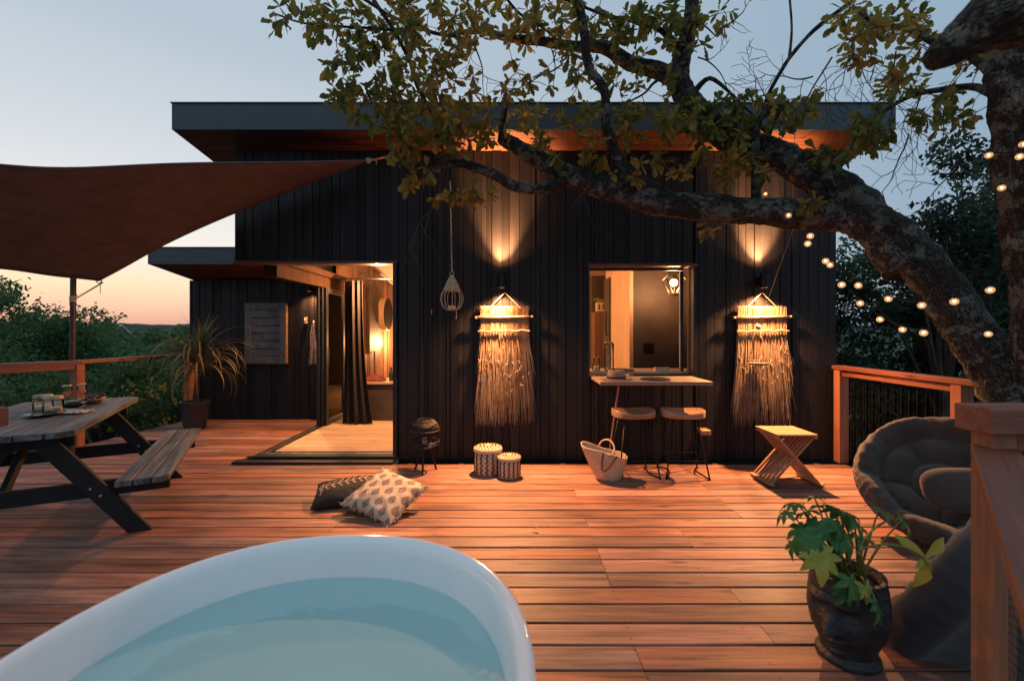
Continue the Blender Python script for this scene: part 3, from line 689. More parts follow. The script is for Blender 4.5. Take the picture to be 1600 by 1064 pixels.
mesh_panel(rl,P0,P1,.05,1.08); mesh_panel(rl,P1,P2,.05,1.08)
# right railing along the deck edge
rr_=thing('railing','orange-lit timber railing with wire mesh at the right end of the cabin','railing')
board_obj('top_rail',(3.86,5.40,1.105),(3.86,2.2,1.105),.14,.045,M['rail'],rr_)
for y in (5.33,3.9,2.4): MB().box(3.80,3.91,y-.05,y+.05,0,1.08).build('post',M['railv'],rr_,bevel=.004)
board_obj('side_rail',(3.835,5.27,1.045),(3.835,3.96,1.045),.03,.07,M['rail'],rr_)
M['meshw']=plain('galvanised_wire',(.12,.10,.09),.4,.6)
mesh_panel(rr_,(3.86,5.28,0),(3.86,3.95,0),.05,1.03,cell=.045,r=.0009,diamond=True,mt=M['meshw']); mesh_panel(rr_,(3.86,3.85,0),(3.86,2.45,0),.05,1.03,cell=.045,r=.0009,diamond=True,mt=M['meshw'])
# foreground railing: capped post and diagonal handrail towards the camera
rf=thing('stair_railing','close timber railing with square-capped post and sloping-away handrail at the right edge','railing')
MB().box(1.745,2.6,1.655,1.80,1.165,1.262).build('cap_beam',M['raildark'] if 'raildark' in M else M['rail'],rf,bevel=.005)
MB().box(1.797,1.885,1.697,1.785,-.2,1.163).build('post',M['railv'],rf,bevel=.003)
MB().box(1.888,2.6,1.70,1.76,1.095,1.163).build('cross_beam',M['rail'],rf,bevel=.003)
dd=Vector((-.68,-.733,0)); A=Vector((1.83,1.69,1.083)); Bv=A+dd*1.9
AO=Vector((.015,.050,0)); board_obj('handrail',A+AO,Bv+AO,.13,.045,M['rail'],rf)
board_obj('side_rail',A+AO+Vector((-.02,.02,-.062)),Bv+AO+Vector((-.02,.02,-.062)),.04,.075,M['rail'],rf)
mesh_panel(rf,(1.845,1.69,0),tuple(up(Bv,0)),.0,1.0,cell=.04,r=.0013,diamond=True)
MB().box(Bv.x-.05,Bv.x+.05,Bv.y-.05,Bv.y+.05,0,1.02).build('post',M['railv'],rf)
# near left post end
rn=thing('railing','timber rail end poking in at the left edge before the picnic table','railing')
board_obj('top_rail',(-2.53,2.24,1.125),(-2.62,.6,1.125),.12,.09,M['rail'],rn); MB().box(-2.64,-2.54,1.0,1.1,0,1.08).build('post',M['railv'],rn)

# ------------------------------------------------------------------ sail shade
sail=thing('sun_sail','reddish-brown shade sail stretched from the cabin wall to a dark pole','sun sail')
SA=Vector((-1.66,5.25,3.50)); SB=Vector((-5.10,5.62,2.15)); SC=Vector((-4.5,2.35,2.54)); SD=Vector((-5.6,3.0,2.28))
def edge(a,b,t,sag,c): 
    p=a.lerp(b,t); return p+(c-p).normalized()*sag*4*t*(1-t)
cen=(SA+SB+SC+SD)/4
def sailp(u,v):
    top=edge(SC,SA,u,.27,cen); bot=edge(SD,SB,u,-.05,cen)
    # quad patch: u from left to right, v from top edge to lower edge; right side runs A->B
    lef=edge(SC,SD,v,.05,cen); rig=edge(SA,SB,v,.16,cen)
    p=top.lerp(bot,v)+lef.lerp(rig,u)-(SC.lerp(SA,u)).lerp(SD.lerp(SB,u),v)
    return p+Vector((0,0,-.05*math.sin(math.pi*u)*math.sin(math.pi*v)+.007*math.sin((v*16+u*5))*max(0,u-.45)**1.0*(1-u)*4+.010*math.sin((u-.9*v)*22)*max(0,v-.45)*(1-abs(u-.7))+.012*math.sin(u*13+v*4)*(1-v)*.6))
m=MB().grid(44,30,sailp); o=m.build('canopy',M['sail'],sail,smooth=True); so=o.modifiers.new('thickness','SOLIDIFY'); so.thickness=.003
hem=MB()
for fn in ((lambda t:sailp(t,0)),(lambda t:sailp(t,1)),(lambda t:sailp(1,t)),(lambda t:sailp(0,t))): hem.tube([fn(i/30) for i in range(31)],.008,4)
hem.build('hem',M['sail'],sail)
MB().tube([sailp(.22,i/16)+Vector((0,0,-.004)) for i in range(17)],.006,4).build('seam',M['canvas'],sail)
an=Vector((-1.44,5.42,3.62))
m=MB().tube([SA,SA.lerp(an,.5)+Vector((0,0,-.005)),an],.012,6).tube([SA.lerp(an,.1)+Vector((0,0,.012)),SA.lerp(an,.35)+Vector((.01,0,-.03)),SA.lerp(an,.3)+Vector((.01,0,-.07))],.007,5); m.ball(SA,.022,8,6); m.build('lashing',M['rope'],sail)
rg_=MB()
for c_ in (SA,SB): rg_.tube([c_+Vector((.03*math.cos(2*math.pi*i/16),.0,.03*math.sin(2*math.pi*i/16))) for i in range(17)],.006,5,cap=False)
rg_.build('corner_rings',M['steel'],sail,smooth=True)
pole=thing('sail_pole','slim dark pole standing outside the left railing','pole',(-5.93,6.12,0))
MB().tube([(.0,0,-1.8),(.03,0,2.25)],.033,10).build('shaft',plain('rusty_pole',(.045,.026,.022),.5,.3,bump=.2),pole,smooth=True,sharp=50)
m=MB(); [m.lathe([(.036,z-.008),(.043,z),(.036,z+.008)],12,(.026,0,0)) for z in (1.93,1.95,1.97,1.99)]; m.tube([(.06,0,1.96),Vector((.86,-.48,2.13))],.006,5); m.tube([(.06,0,1.975),Vector((.86,-.48,2.14))],.004,4); m.tube([(.80,-.45,2.12),(.80,-.45,2.0)],.005,4); m.build('rope',M['rope'],pole)

# ------------------------------------------------------------------ picnic table
ax_=Vector((-.47,.883,0)); ay_=Vector((-.883,-.47,0))
pt=thing('picnic_table','weathered grey A-frame picnic table with benches beside the left railing','picnic table',(-2.60,3.44,0))
pt.rotation_euler=(0,0,math.atan2(ax_.y,ax_.x))        # local x along the table, local y to the left
def plank(name,x0,x1,y0,y1,z0,z1,mt,ch=.05):
    c=ch
    pts=[(x0+c,y0,z0),(x1-c,y0,z0),(x1,y0+c,z0),(x1,y1,z0),(x0,y1,z0),(x0,y0+c,z0)] if ch>0 else ([(x0,y0,z0),(x1,y0,z0),(x1,y1+c,z0),(x1+c,y1,z0),(x0-c,y1,z0),(x0,y1+c,z0)] if ch<0 else [(x0,y0,z0),(x1,y0,z0),(x1,y1,z0),(x0,y1,z0)])
    cx=(x0+x1)/2; m=MB().prism([(p[0]-cx,p[1]-y0,p[2]-z0) for p in pts],(0,0,1),z1-z0); o=m.build(name,mt,pt,bevel=.004); o.location=(cx,y0,z0); return o
LT=1.90
for i in range(6): plank('table_plank',0,LT,.545+i*.152,.545+i*.152+.142,.795,.84,M['table'],ch=.06 if i==0 else 0)
for i in range(3): plank('bench_plank',0,LT,i*.108,i*.108+.098,.405,.45,M['table'],ch=.04 if i==0 else 0)
for i in range(3): plank('bench_plank',0,LT,1.70+i*.108,1.70+i*.108+.098,.405,.45,M['table'],ch=0)
for xl in (.22,1.62):
    board_obj('cross_beam',(xl+.05,.03,.345),(xl+.05,1.98,.345),.045,.115,M['tabledark'],pt)
    board_obj('top_bearer',(xl+.05,.60,.740),(xl+.05,1.42,.740),.045,.105,M['tabledark'],pt)
    for (ya,yb) in ((.78,.20),(1.22,1.80)):
        s=1 if yb<ya else -1; hw=.075
        pts=[(xl,yb-hw,0),(xl,yb+hw,0),(xl,ya+hw,.79),(xl,ya-hw,.79)]
        MB().prism(pts,(1,0,0),-.045).build('leg',M['tabledark'],pt,bevel=.004)
        bm_=MB()
        for (yy_,zz_) in ((yb+(ya-yb)*.47,.37),(yb+(ya-yb)*.40,.315)): bm_.lathe([(.001,.012),(.009,.009),(.012,0)],10,(0,0,0))
        q=MB()
        for (yy_,zz_) in ((yb+(ya-yb)*.50,.375),(yb+(ya-yb)*.40,.315)):
            q.tube([(xl-.040,yy_,zz_),(xl-.056,yy_,zz_)],[.013,.010],8)
        q.build('bolt',M['steel'],pt)
board_obj('brace',(.30,1.0,.36),(.80,1.0,.78),.04,.07,M['tabledark'],pt)
board_obj('brace',(1.6,1.0,.36),(1.1,1.0,.78),.04,.07,M['tabledark'],pt)
# things on the table
def wineglass(x,y,lab):
    t=thing('wine_glass',lab,'wine glass',(x,y,.8405),group='glasses of rose wine'); t.scale=(.86,.86,.93)
    MB().lathe([(.034,.0),(.033,.003),(.006,.008),(.0045,.02),(.0045,.085),(.012,.095),(.032,.125),(.040,.16),(.041,.19),(.038,.215)],20).build('bowl',M['glass'],t,smooth=True)
    MB().lathe([(.001,.098),(.030,.126),(.037,.150),(.037,.152),(.001,.152)],20).build('wine',M['wine'],t,smooth=True)
    MB().lathe([(.0385,.209),(.0415,.212),(.0385,.216)],20).build('rim',M['rimm'],t,smooth=True)
M['rimm']=plain('gold_rim',(.6,.45,.3),.25,.6)
def T(x,y): return x,y
gA=PX(105,636,4.16); gB=PX(128,632,4.28)
wineglass(gA.x,gA.y,'left rose wine glass with gilt rim on the picnic table'); wineglass(gB.x,gB.y,'right rose wine glass, nearest the table far edge')
def jar(x,y,lab):
    t=thing('glass_jar',lab,'jar',(x,y,.8405),group='glass candle jars')
    MB().lathe([(.001,.003),(.062,.002),(.068,.02),(.068,.10),(.058,.112),(.058,.12)],20).build('glass',M['glass'],t,smooth=True)
    MB().lathe([(.001,.006),(.055,.006),(.055,.045),(.001,.047)],16).build('filling',M['wax'],t)
    MB().lathe([(.06,.112),(.066,.118),(.064,.14),(.001,.142)],20).build('lid',M['wicker'],t,smooth=True)
jar(-4.10,3.98,'glass jar with wicker lid, left of two on the picnic table'); jar(-3.93,3.90,'glass jar with wicker lid, right of two, next to the plate')
t=thing('plate','dark round plate before the jars on the picnic table','plate',(-3.86,3.74,.8405)); MB().lathe([(.001,.004),(.07,.004),(.115,.018),(.118,.022),(.07,.009),(.001,.009)],24).build('dish',M['ceramic'],t,smooth=True)
t=thing('bowl','dark bowl between the jars and the wine glasses','bowl',(-3.99,4.14,.8405)); MB().lathe([(.001,.002),(.05,.003),(.085,.035),(.088,.045),(.08,.043),(.045,.012),(.001,.01)],24).build('dish',M['ceramic'],t,smooth=True)
t=thing('fruit_bowl','wooden bowl of dark grapes behind the wine glasses','bowl',(-4.06,4.40,.8405)); MB().lathe([(.001,.002),(.06,.003),(.10,.035),(.105,.05),(.095,.045),(.05,.012),(.001,.01)],24).build('dish',M['teak'],t,smooth=True)
q=MB(); [q.ball((random.gauss(0,.035),random.gauss(0,.035),.045+random.random()*.03),.016,8,6) for i in range(22)]; q.build('grapes',M['grape'],t,smooth=True)
t=thing('napkin','crumpled striped napkin with cutlery on the picnic table','napkin',(-3.72,3.88,.8405))
m=MB().grid(24,16,lambda u,v:((u-.5)*.20,(v-.5)*.15,.006+.016*abs(noise.noise(Vector((u*5,v*4,3))))+.010*math.sin(u*14+v*5)**2)); o=m.build('linen',M['cloth'],t,smooth=True); o.modifiers.new('s','SOLIDIFY').thickness=.003
MB().tube([(-.08,-.03,.035),(.10,-.06,.03)],.004,5).tube([(-.08,.0,.035),(.10,-.02,.035)],.004,5).build('cutlery',M['steel'],t)

# ------------------------------------------------------------------ bathtub
tub=thing('bathtub','white oval freestanding bathtub filled with turquoise water','bathtub',(-.700,1.235,0))
def sup(a): 
    c,s=math.cos(a),math.sin(a); e=2/2.25
    return (abs(c)**e*(1 if c>0 else -1), abs(s)**e*(1 if s>0 else -1))
prof=[(.62,.0),(.66,.02),(.72,.10),(.80,.25),(.90,.42),(.965,.54),(.985,.572),(1.0,.590),(.997,.608),(.975,.618),(.955,.612),(.935,.594),(.925,.565),(.915,.52),(.895,.45),(.86,.35),(.80,.22),(.73,.13),(.62,.085),(.35,.073),(.001,.070)]
m=MB(); n=96
for (k,z) in prof:
    for i in range(n):
        cx,cy=sup(2*math.pi*i/n); off=(1-k)
        m.v.append((cx*(.767*k),cy*(.855*k),z))
for jn in range(len(prof)-1):
    for i in range(n): i2=(i+1)%n; m.f.append((jn*n+i,jn*n+i2,(jn+1)*n+i2,(jn+1)*n+i))
m.build('shell',M['white'],tub,smooth=True)
m=MB(); kk=.885; zz=.462
m.v=[(sup(2*math.pi*i/n)[0]*.767*.897,sup(2*math.pi*i/n)[1]*.855*.897,zz) for i in range(n)]; m.f=[tuple(range(n))]
wat=m.build('water',M['sap'],tub)
wm=M['sap'].node_tree; tn=wm.nodes.new('ShaderNodeTexNoise'); tn.inputs['Scale'].default_value=9; tb=wm.nodes.new('ShaderNodeBump'); tb.inputs['Strength'].default_value=.5; tb.inputs['Distance'].default_value=.01
tcx=wm.nodes.new('ShaderNodeTexCoord'); wm.links.new(tcx.outputs['Object'],tn.inputs['Vector']); wm.links.new(tn.outputs[0],tb.inputs['Height'])
for nn in wm.nodes:
    if nn.type in ('BSDF_GLOSSY','FRESNEL'): wm.links.new(tb.outputs[0],nn.inputs['Normal'])
MB().lathe([(.028,.074),(.028,.080),(.012,.082),(.001,.080)],20,(.27,.23,0)).build('drain',M['steel'],tub,smooth=True)

wdif=wm.nodes.new('ShaderNodeBsdfDiffuse'); wdif.inputs[0].default_value=(.62,.95,.94,1); wmx=wm.nodes.new('ShaderNodeMixShader'); wmx.inputs[0].default_value=.58   # slightly milky bath water; added brightness is put into this pale diffuse colour
wtr=[n_ for n_ in wm.nodes if n_.type=='BSDF_TRANSPARENT'][0]; wms=[l_.to_node for l_ in wtr.outputs[0].links][0]
wm.links.new(wtr.outputs[0],wmx.inputs[1]); wm.links.new(wdif.outputs[0],wmx.inputs[2]); wm.links.new(wmx.outputs[0],wms.inputs[1])
# ------------------------------------------------------------------ cushions on the deck
def cushion(name,label,cat,w,h,t,loc,rot,colfn,fringe=None,n=72):
    o=thing(name,label,cat,loc); o.rotation_euler=rot
    m=MB(); m.c=[]
    for side in (1,-1):
        b=len(m.v)
        for jn in range(n):
            for i in range(n):
                u=i/(n-1)*2-1; v=jn/(n-1)*2-1
                pin=1-.10*(u*u)*(1-abs(v))*0
                e=(max(0,1-abs(u)**2.6)*max(0,1-abs(v)**2.6))**.42
                x=u*w/2*(1-.07*(1-abs(v)**2)*abs(u)**3*1); y=v*h/2*(1-.09*(1-abs(u)**2)*abs(v)**3)
                z=side*t/2*e+.012*noise.noise(Vector((u*2.2+side,v*2.2,loc[0])))*e
                z+=.006*math.sin(math.atan2(v,u)*14)*(abs(u*v)**.7)*e
                m.v.append((x,y,z)); m.c.append(colfn(u,v,side))
        for jn in range(n-1):
            for i in range(n-1):
                q=(b+jn*n+i,b+jn*n+i+1,b+(jn+1)*n+i+1,b+(jn+1)*n+i); m.f.append(q if side>0 else q[::-1])
    m.build('cover',M['print'],o,smooth=True)
    if fringe:
        q=MB()
        for i in range(170):
            s=i%4; tt=random.uniform(-1,1); 
            p=Vector((tt*w/2,h/2*(1-.09*(1-tt*tt)),0)) if s==0 else Vector((tt*w/2,-h/2*(1-.09*(1-tt*tt)),0)) if s==1 else Vector((w/2*(1-.07*(1-tt*tt)),tt*h/2,0)) if s==2 else Vector((-w/2*(1-.07*(1-tt*tt)),tt*h/2,0))
            d=Vector((p.x*.2,p.y,0)) if s<2 else Vector((p.x,p.y*.2,0)); d.normalize()
            q.tube([p-d*.012,p+d*.014+Vector((0,0,random.uniform(-.006,.006))),p+d*random.uniform(.022,.034)+Vector((random.uniform(-.008,.008),random.uniform(-.008,.008),random.uniform(-.012,.008)))],[.004,.003,.0015],4)
        tag(q.build('fringe',M['cream'],o),kind='stuff')
    return o
def leafprint(u,v,side):
    cx=(u+1)*2.9; row=int(cx); fx=(cx-row)*2-1
    cy=(v+1)*2.0+(.5 if row%2 else 0); fy=(cy-math.floor(cy))*2-1
    wdt=.80*(1-((fy+.2)/.72)**2) if abs(fy+.2)<.72 else 0
    if fy>-.2: wdt=max(0,.80*(1-(fy+.2)/.98))
    if abs(fx)<wdt:
        st=.5+.5*math.sin((fy*9+abs(fx)*7)*2.0)
        return (.16,.13,.11) if (abs(fx)>.05 and st>.22) else (.33,.25,.18)
    return (.56,.43,.31)
cushion('cushion','fringed cream cushion with rows of dark leaf prints, leaning on the black one','cushion',.52,.50,.16,(-1.08,3.90,.135),(R(20),R(10),R(-26)),leafprint,fringe=True)
def embroid(u,v,side):
    d=abs(v-.15*math.sin(u*2)-.28)
    on=False
    if -.85<u<.9:
        if d<.018: on=True
        k=(u+.85)/.22; f=k-math.floor(k); dv=abs((v-.15*math.sin(u*2)-.28))
        if dv<.34 and abs(f-.0-dv*2.0)<.10 and side>0: on=True
    if u<-.6 and abs(u+.72)<.02 and -.5<v<.5: on=True
    return (.42,.33,.24) if on and side>0 else (.012,.011,.013)
cushion('cushion','flat black cushion with pale stitched branch pattern lying under the patterned one','cushion',.52,.38,.15,(-1.50,4.08,.10),(R(14),R(-5),R(12)),embroid)

# ------------------------------------------------------------------ woven baskets
def basket(x,y,r,h,lab):
    t=thing('lidded_basket',lab,'basket',(x,y,0),group='round lidded baskets with zigzag weave')
    MB().lathe([(.001,.004),(r*.95,.004),(r,.02),(r*1.01,h*.5),(r,h*.80)],32,fn=lambda a,z:1+.006*math.sin(a*48)).build('body',M['cream'],t,smooth=True)
    MB().lathe([(r*1.03,h*.79),(r*1.06,h*.81),(r*1.06,h*.88),(r*1.0,h*.95),(r*.8,h*.985),(.001,h)],32,fn=lambda a,z:1+.006*math.sin(a*40)).build('lid',M['cream'],t,smooth=True)
    q=MB(); nc=15; seg=9; dz=h*.75/seg
    for c in range(nc):
        for s in range(seg):
            a0=2*math.pi*(c+(.0 if s%2 else .42))/nc; a1=2*math.pi*(c+(.42 if s%2 else .0))/nc
            z0=.02+dz*s+.002; z1=z0+dz*.86; rr=r*1.012+.002
            p0=Vector((rr*math.cos(a0),rr*math.sin(a0),z0)); p1=Vector((rr*math.cos(a1),rr*math.sin(a1),z1)); nrm=Vector((math.cos(a0),math.sin(a0),0))
            q.bar(p0,p1,.011*r/.13,.004,up=nrm)
    tag(q.build('zigzag_weave',M['black'],t),kind='stuff')
    q=MB()
    for ring,(rr,zz_,nn) in enumerate(((r*.93,h*.968,22),(r*.66,h*.993,15),(r*.38,h*1.0,9))):
        for c in range(nn):
            a0=2*math.pi*c/nn; s=.5 if ring%2 else -.5
            a1=a0+s*2*math.pi/nn
            q.bar(Vector((rr*math.cos(a0),rr*math.sin(a0),zz_+.001)),Vector((rr*.80*math.cos(a1),rr*.80*math.sin(a1),zz_+h*.015)),.010*r/.13,.005)
    tag(q.build('lid_weave',M['black'],t),kind='stuff')
basket(-.26,4.93,.148,.30,'taller round lidded basket with black zigzag weave against the cabin wall')
basket(-.03,4.80,.118,.235,'shorter round lidded basket with black zigzag weave, right of the taller one')

# ------------------------------------------------------------------ floor lantern
t=thing('floor_lantern','black rattan lantern with two saucer shades on three legs by the doorway','lantern',(-.955,4.98,0))
def lath(prof,n=20,nm='shade',mt='wickerb',ribs=44):
    q=MB()
    for k in range(ribs):
        a=2*math.pi*k/ribs; q.tube([(r*math.cos(a),r*math.sin(a),z) for r,z in prof],.003,3,cap=False)
    for (r,z) in (prof[0],prof[-1],prof[len(prof)//2]): 
        q.tube([(r*math.cos(2*math.pi*i/28),r*math.sin(2*math.pi*i/28),z) for i in range(29)],.006,5,cap=False)
    return q.build(nm,M[mt],t)
lath([(.075,.565),(.10,.555),(.135,.525),(.158,.48),(.160,.455)],nm='upper_shade'); lath([(.155,.335),(.16,.32),(.14,.29),(.09,.265)],nm='lower_shade')
MB().lathe([(.075,.548),(.125,.51),(.145,.48)],24).build('inner_shade',M['wickerb'],t,smooth=True)
lath([(.062,.44),(.062,.36),(.062,.30)],nm='cage',ribs=18)
MB().lathe([(.001,.262),(.088,.262),(.10,.285),(.09,.295),(.001,.295)],20).build('tray',M['wickerb'],t,smooth=True)
MB().lathe([(.001,.296),(.028,.296),(.028,.37),(.001,.371)],14).build('candle',M['wax'],t)
for k,a in enumerate((-90,30,150)):
    c,s=math.cos(R(a)),math.sin(R(a)); MB().tube([(.055*c,.055*s,.27),(.135*c,.135*s,.0)],[.014,.011],8).build('leg',M['metal'],t)

# ------------------------------------------------------------------ hanging wicker lantern
t=thing('hanging_lantern','drop-shaped wicker lantern with a candle hanging on a long cord left of the woven hanging','lantern',(-.67,5.05,1.80))
t.location=PX(706,484,5.05); t.scale=(1.18,1.18,1.0)
z0=0
lower=[(.055,0),(.085,.03),(.105,.09),(.108,.14),(.09,.19),(.075,.215)]
upper=[(.077,.21),(.055,.275),(.03,.33),(.012,.37),(.008,.385)]
q=MB()
for k in range(9):
    a=2*math.pi*k/9; q.tube([(r*math.cos(a),r*math.sin(a),z) for r,z in lower],.0038,5)
q.tube([(.055*math.cos(2*math.pi*i/20),.055*math.sin(2*math.pi*i/20),0) for i in range(21)],.006,5); q.tube([(.04,0,0),(.045,0,-.05),(.04,0,-.10)],.004,4); q.build('cage',M['wicker'],t)
MB().lathe([(r+.003*(i%2),z) for i,(r,z) in enumerate([(upper[0][0]*(1-tt)**.8+.008, .205+.18*tt) for tt in [x/22 for x in range(23)]])],20).build('cone',M['wicker'],t,smooth=False)
MB().lathe([(.001,0),(.055,0),(.055,.006),(.001,.006)],18).build('floor_disc',M['wicker'],t)
MB().lathe([(.001,.007),(.036,.007),(.036,.045),(.001,.046)],16).build('candle',M['wax'],t)
cordz=PX(703,262,4.2); q=MB(); q.tube([(.018*math.cos(2*math.pi*i/12),0,.40+.024*math.sin(2*math.pi*i/12)) for i in range(13)],.004,4)
p_=Vector((-.012,-.02,1.42)); q.tube([Vector((0,0,.42)).lerp(p_,i/30)+Vector((.003*math.sin(i*2.1),.003*math.cos(i*2.1),0)) for i in range(31)],.006,5); q.build('cord',M['rope'],t)
t2=thing('wall_hook','small brass hook on the dark boards left of the hanging lantern','hook',(PX(675,487,5.40))); MB().tube([(0,.02,.03),(0,-.02,.025),(0,-.03,0),(0,-.015,-.03)],.005,5).build('hook',M['wicker'],t2)

# ------------------------------------------------------------------ woven wall hangings
M['reed']=leafmat('dry_reed',[(.19,.105,.06),(.34,.22,.135),(.46,.34,.225),(.10,.052,.03)],rough=.8,trans=.15,big=6)
def hanging(cx, label, seed):
    rnd=random.Random(seed); t=thing('wall_hanging',label,'wall hanging',(cx,5.398,0),group='woven reed wall hangings')
    z=lambda y:CAMH-(y-515)/F*5.36; s=5.36/F
    ztop=z(479); zb1=z(496); zb2=z(518); zap=z(457)
    q=MB(); q.tube([(-.34,-.028,zb1-.006),(-.0,-.028,zb1+.002),(.36,-.028,zb1+.008)],.012,7); [q.ball((x,-.028,zb1+(.008 if x>0 else -.006)),.017,8,6) for x in (-.36+.04,.345)]; q.build('rod',M['reedrod'],t,smooth=True)
    q=MB()
    for i in range(60):
        x=-.29+.60*i/59; q.ball((x,-.038+.004*math.sin(i*2),zb2+.006*math.sin(i*.4)+.012*(i/59)),.009,6,4)
        if i<58: q.ball((x,-.030,zb1+.014+.003*math.sin(i)),.006,5,4)
    tag(q.build('braid',M['reedrod'],t,smooth=True),kind='stuff')
    q=MB().tube([(-.16,0,ztop-.01),(0.02,0,zap)],.005,5).tube([(.20,0,ztop-.01),(0.02,0,zap)],.005,5); q.build('hanging_cord',M['reedrod'],t)
    q=MB()
    for i in range(620):
        x0=rnd.uniform(-.275,.30); spread=rnd.gauss(0,.022)+(x0-.01)*.20; 
        L=rnd.uniform(.62,1.15)*(1.0 if rnd.random()<.6 else .7); zt=ztop+rnd.uniform(-.04,.012)
        zb=max(zt-L-.10, z(668)); dy=rnd.uniform(-.022,.012); wv=rnd.gauss(0,.007); pts=[]
        if rnd.random()<.72: zb=z(rnd.uniform(618,668))
        for k in range(7):
            f=k/6; zz_=zt+(zb-zt)*f; fl=max(0,(zb2-zz_)/(zb2-zb)) if zb2>zz_ else 0
            pts.append((x0+spread*fl**1.3+wv*math.sin(fl*5+i)*fl, dy*(1+fl*1.2)-.012*fl, zz_))
        r=rnd.uniform(.002,.0046); q.tube(pts,[r,r,r,r,r,r*.8,r*.35],3,cap=False)
    for i in range(90):     # seed heads and broken ends
        x0=rnd.uniform(-.30,.33); zz_=z(rnd.uniform(560,600) if rnd.random()<.7 else rnd.uniform(540,640)); q.tube([(x0,-.03,zz_),(x0+rnd.uniform(-.03,.03),-.045,zz_-rnd.uniform(.02,.06))],[.006,.001],4)
    tag(q.build('reed_fringe',M['reed'],t),kind='stuff'); return t
M['reedrod']=plain('peeled_rod',(.30,.20,.125),.7)
hanging(-.105,'woven reed wall hanging above the baskets, left of the serving window',3)
hanging(2.945,'woven reed wall hanging behind the folding stool, right of the serving window',11)

# ------------------------------------------------------------------ bar stools
def stool(x,y,rz,label):
    t=thing('bar_stool',label,'stool',(x,y,0),rz,group='bar stools at the serving counter')
    def seat(u,v):
        a=2*math.pi*u; c,s=math.cos(a),math.sin(a); e=.72
        return (abs(c)**e*(1 if c>0 else -1), abs(s)**e*(1 if s>0 else -1))
    m=MB(); n=40
    for (k,z,dish) in ((.93,.0,0),(1,.012,0),(1.0,.055,0),(.97,.064,0),(.82,.045,1),(.5,.030,1),(.01,.026,1)):
        for i in range(n):
            cx,cy=seat(i/n,0); zz_=z
            # saddle: sides curl up, front and back stay low
            zz_+= (.022*(abs(cx)**2)*k if z>.05 or dish else 0) - (.016 if (z>.05 or dish) and cy<-.5 else 0)*k*(1-abs(cx))
            m.v.append((cx*.225*k,cy*.175*k,.615+zz_))
    for jn in range(6):
        for i in range(n): i2=(i+1)%n; m.f.append((jn*n+i,jn*n+i2,(jn+1)*n+i2,(jn+1)*n+i))
    m.f.append(tuple(range(n))[::-1]); m.f.append(tuple(6*n+i for i in range(n)))
    m.build('seat',M['teak'],t,smooth=True,sharp=50)
    tp={(sx,sy):Vector((sx*.12,sy*.10,.618)) for sx in (-1,1) for sy in (-1,1)}; ft={k:Vector((k[0]*.215,k[1]*.20,.012)) for k in tp}
    for k in tp: MB().tube([tp[k],ft[k]+Vector((0,0,.01)),ft[k]],.0085,7).build('leg',M['metal'],t,smooth=True)
    for sx in (-1,1):
        a,b=ft[(sx,-1)],ft[(sx,1)]; MB().tube([a.lerp(b,i/12)+Vector((-sx*.07*math.sin(math.pi*i/12),0,.02*math.sin(math.pi*i/12))) for i in range(13)],.009,7).build('runner',M['metal'],t,smooth=True)
    f=.17/.6; pr=[tp[k].lerp(ft[k],1-f) for k in ((-1,-1),(1,-1),(1,1),(-1,1),(-1,-1))]
    MB().tube(pr,.007,6).build('footrest',M['metal'],t); 
    q=MB(); [q.lathe([(.014,0),(.014,.018),(.008,.022)],8,tuple(ft[k]+Vector((0,0,-.012)))) for k in ft]; q.build('foot_cap',M['metal'],t)
stool(1.305,4.90,R(4),'left bar stool with saddle seat, behind the straw bag'); stool(1.835,4.90,R(-5),'right bar stool with saddle seat, under the end of the counter')

# ------------------------------------------------------------------ straw bag
t=thing('straw_bag','pale straw basket bag with brown leather handles standing on the deck by the stools','bag',(1.00,4.72,0),R(-8))
m=MB(); n=44; rings=44
for jn in range(rings+1):
    f=jn/rings; rx=.115+.125*f**.8; ry=.085+.06*f**.7; z=.30*f; lean=-.045*f; tilt=-.16*f
    for i in range(n):
        a=2*math.pi*i/n; c,s=math.cos(a),math.sin(a); rb=1+.014*math.sin(f*rings*.5*math.pi*1.0)
        x=lean+rx*c*rb*(1.0+ (.0)); y=ry*s*rb; zz_=z+tilt*rx*c*1.6+.012*math.sin(a*3)*f
        m.v.append((x,y,max(zz_,.003) if jn else .003))
for jn in range(rings):
    for i in range(n): i2=(i+1)%n; m.f.append((jn*n+i,jn*n+i2,(jn+1)*n+i2,(jn+1)*n+i))
m.f.append(tuple(range(n))[::-1]); o=m.build('body',M['straw2'] if 'straw2' in M else M['cream'],t,smooth=True); o.modifiers.new('s','SOLIDIFY').thickness=.008
def arc(pts): return [Vector(p) for p in pts]
def bez(ps,n=16):
    ps=[Vector(p) for p in ps]; out=[]
    for i in range(n+1):
        tt=i/n; q=ps[:]
        while len(q)>1: q=[q[k].lerp(q[k+1],tt) for k in range(len(q)-1)]
        out.append(q[0])
    return out
MB().tube(bez([(-.06,-.14,.30),(-.12,-.17,.02),(-.02,-.19,.10),(.06,-.165,.30),(.08,-.14,.27)]),.009,6).build('handle',M['leather'],t,smooth=True)
MB().tube(bez([(-.10,.05,.31),(-.06,-.0,.50),(.13,-.12,.44),(.06,-.15,.24),(-.02,-.15,.30)]),.009,6).build('handle',M['cream'],t,smooth=True)

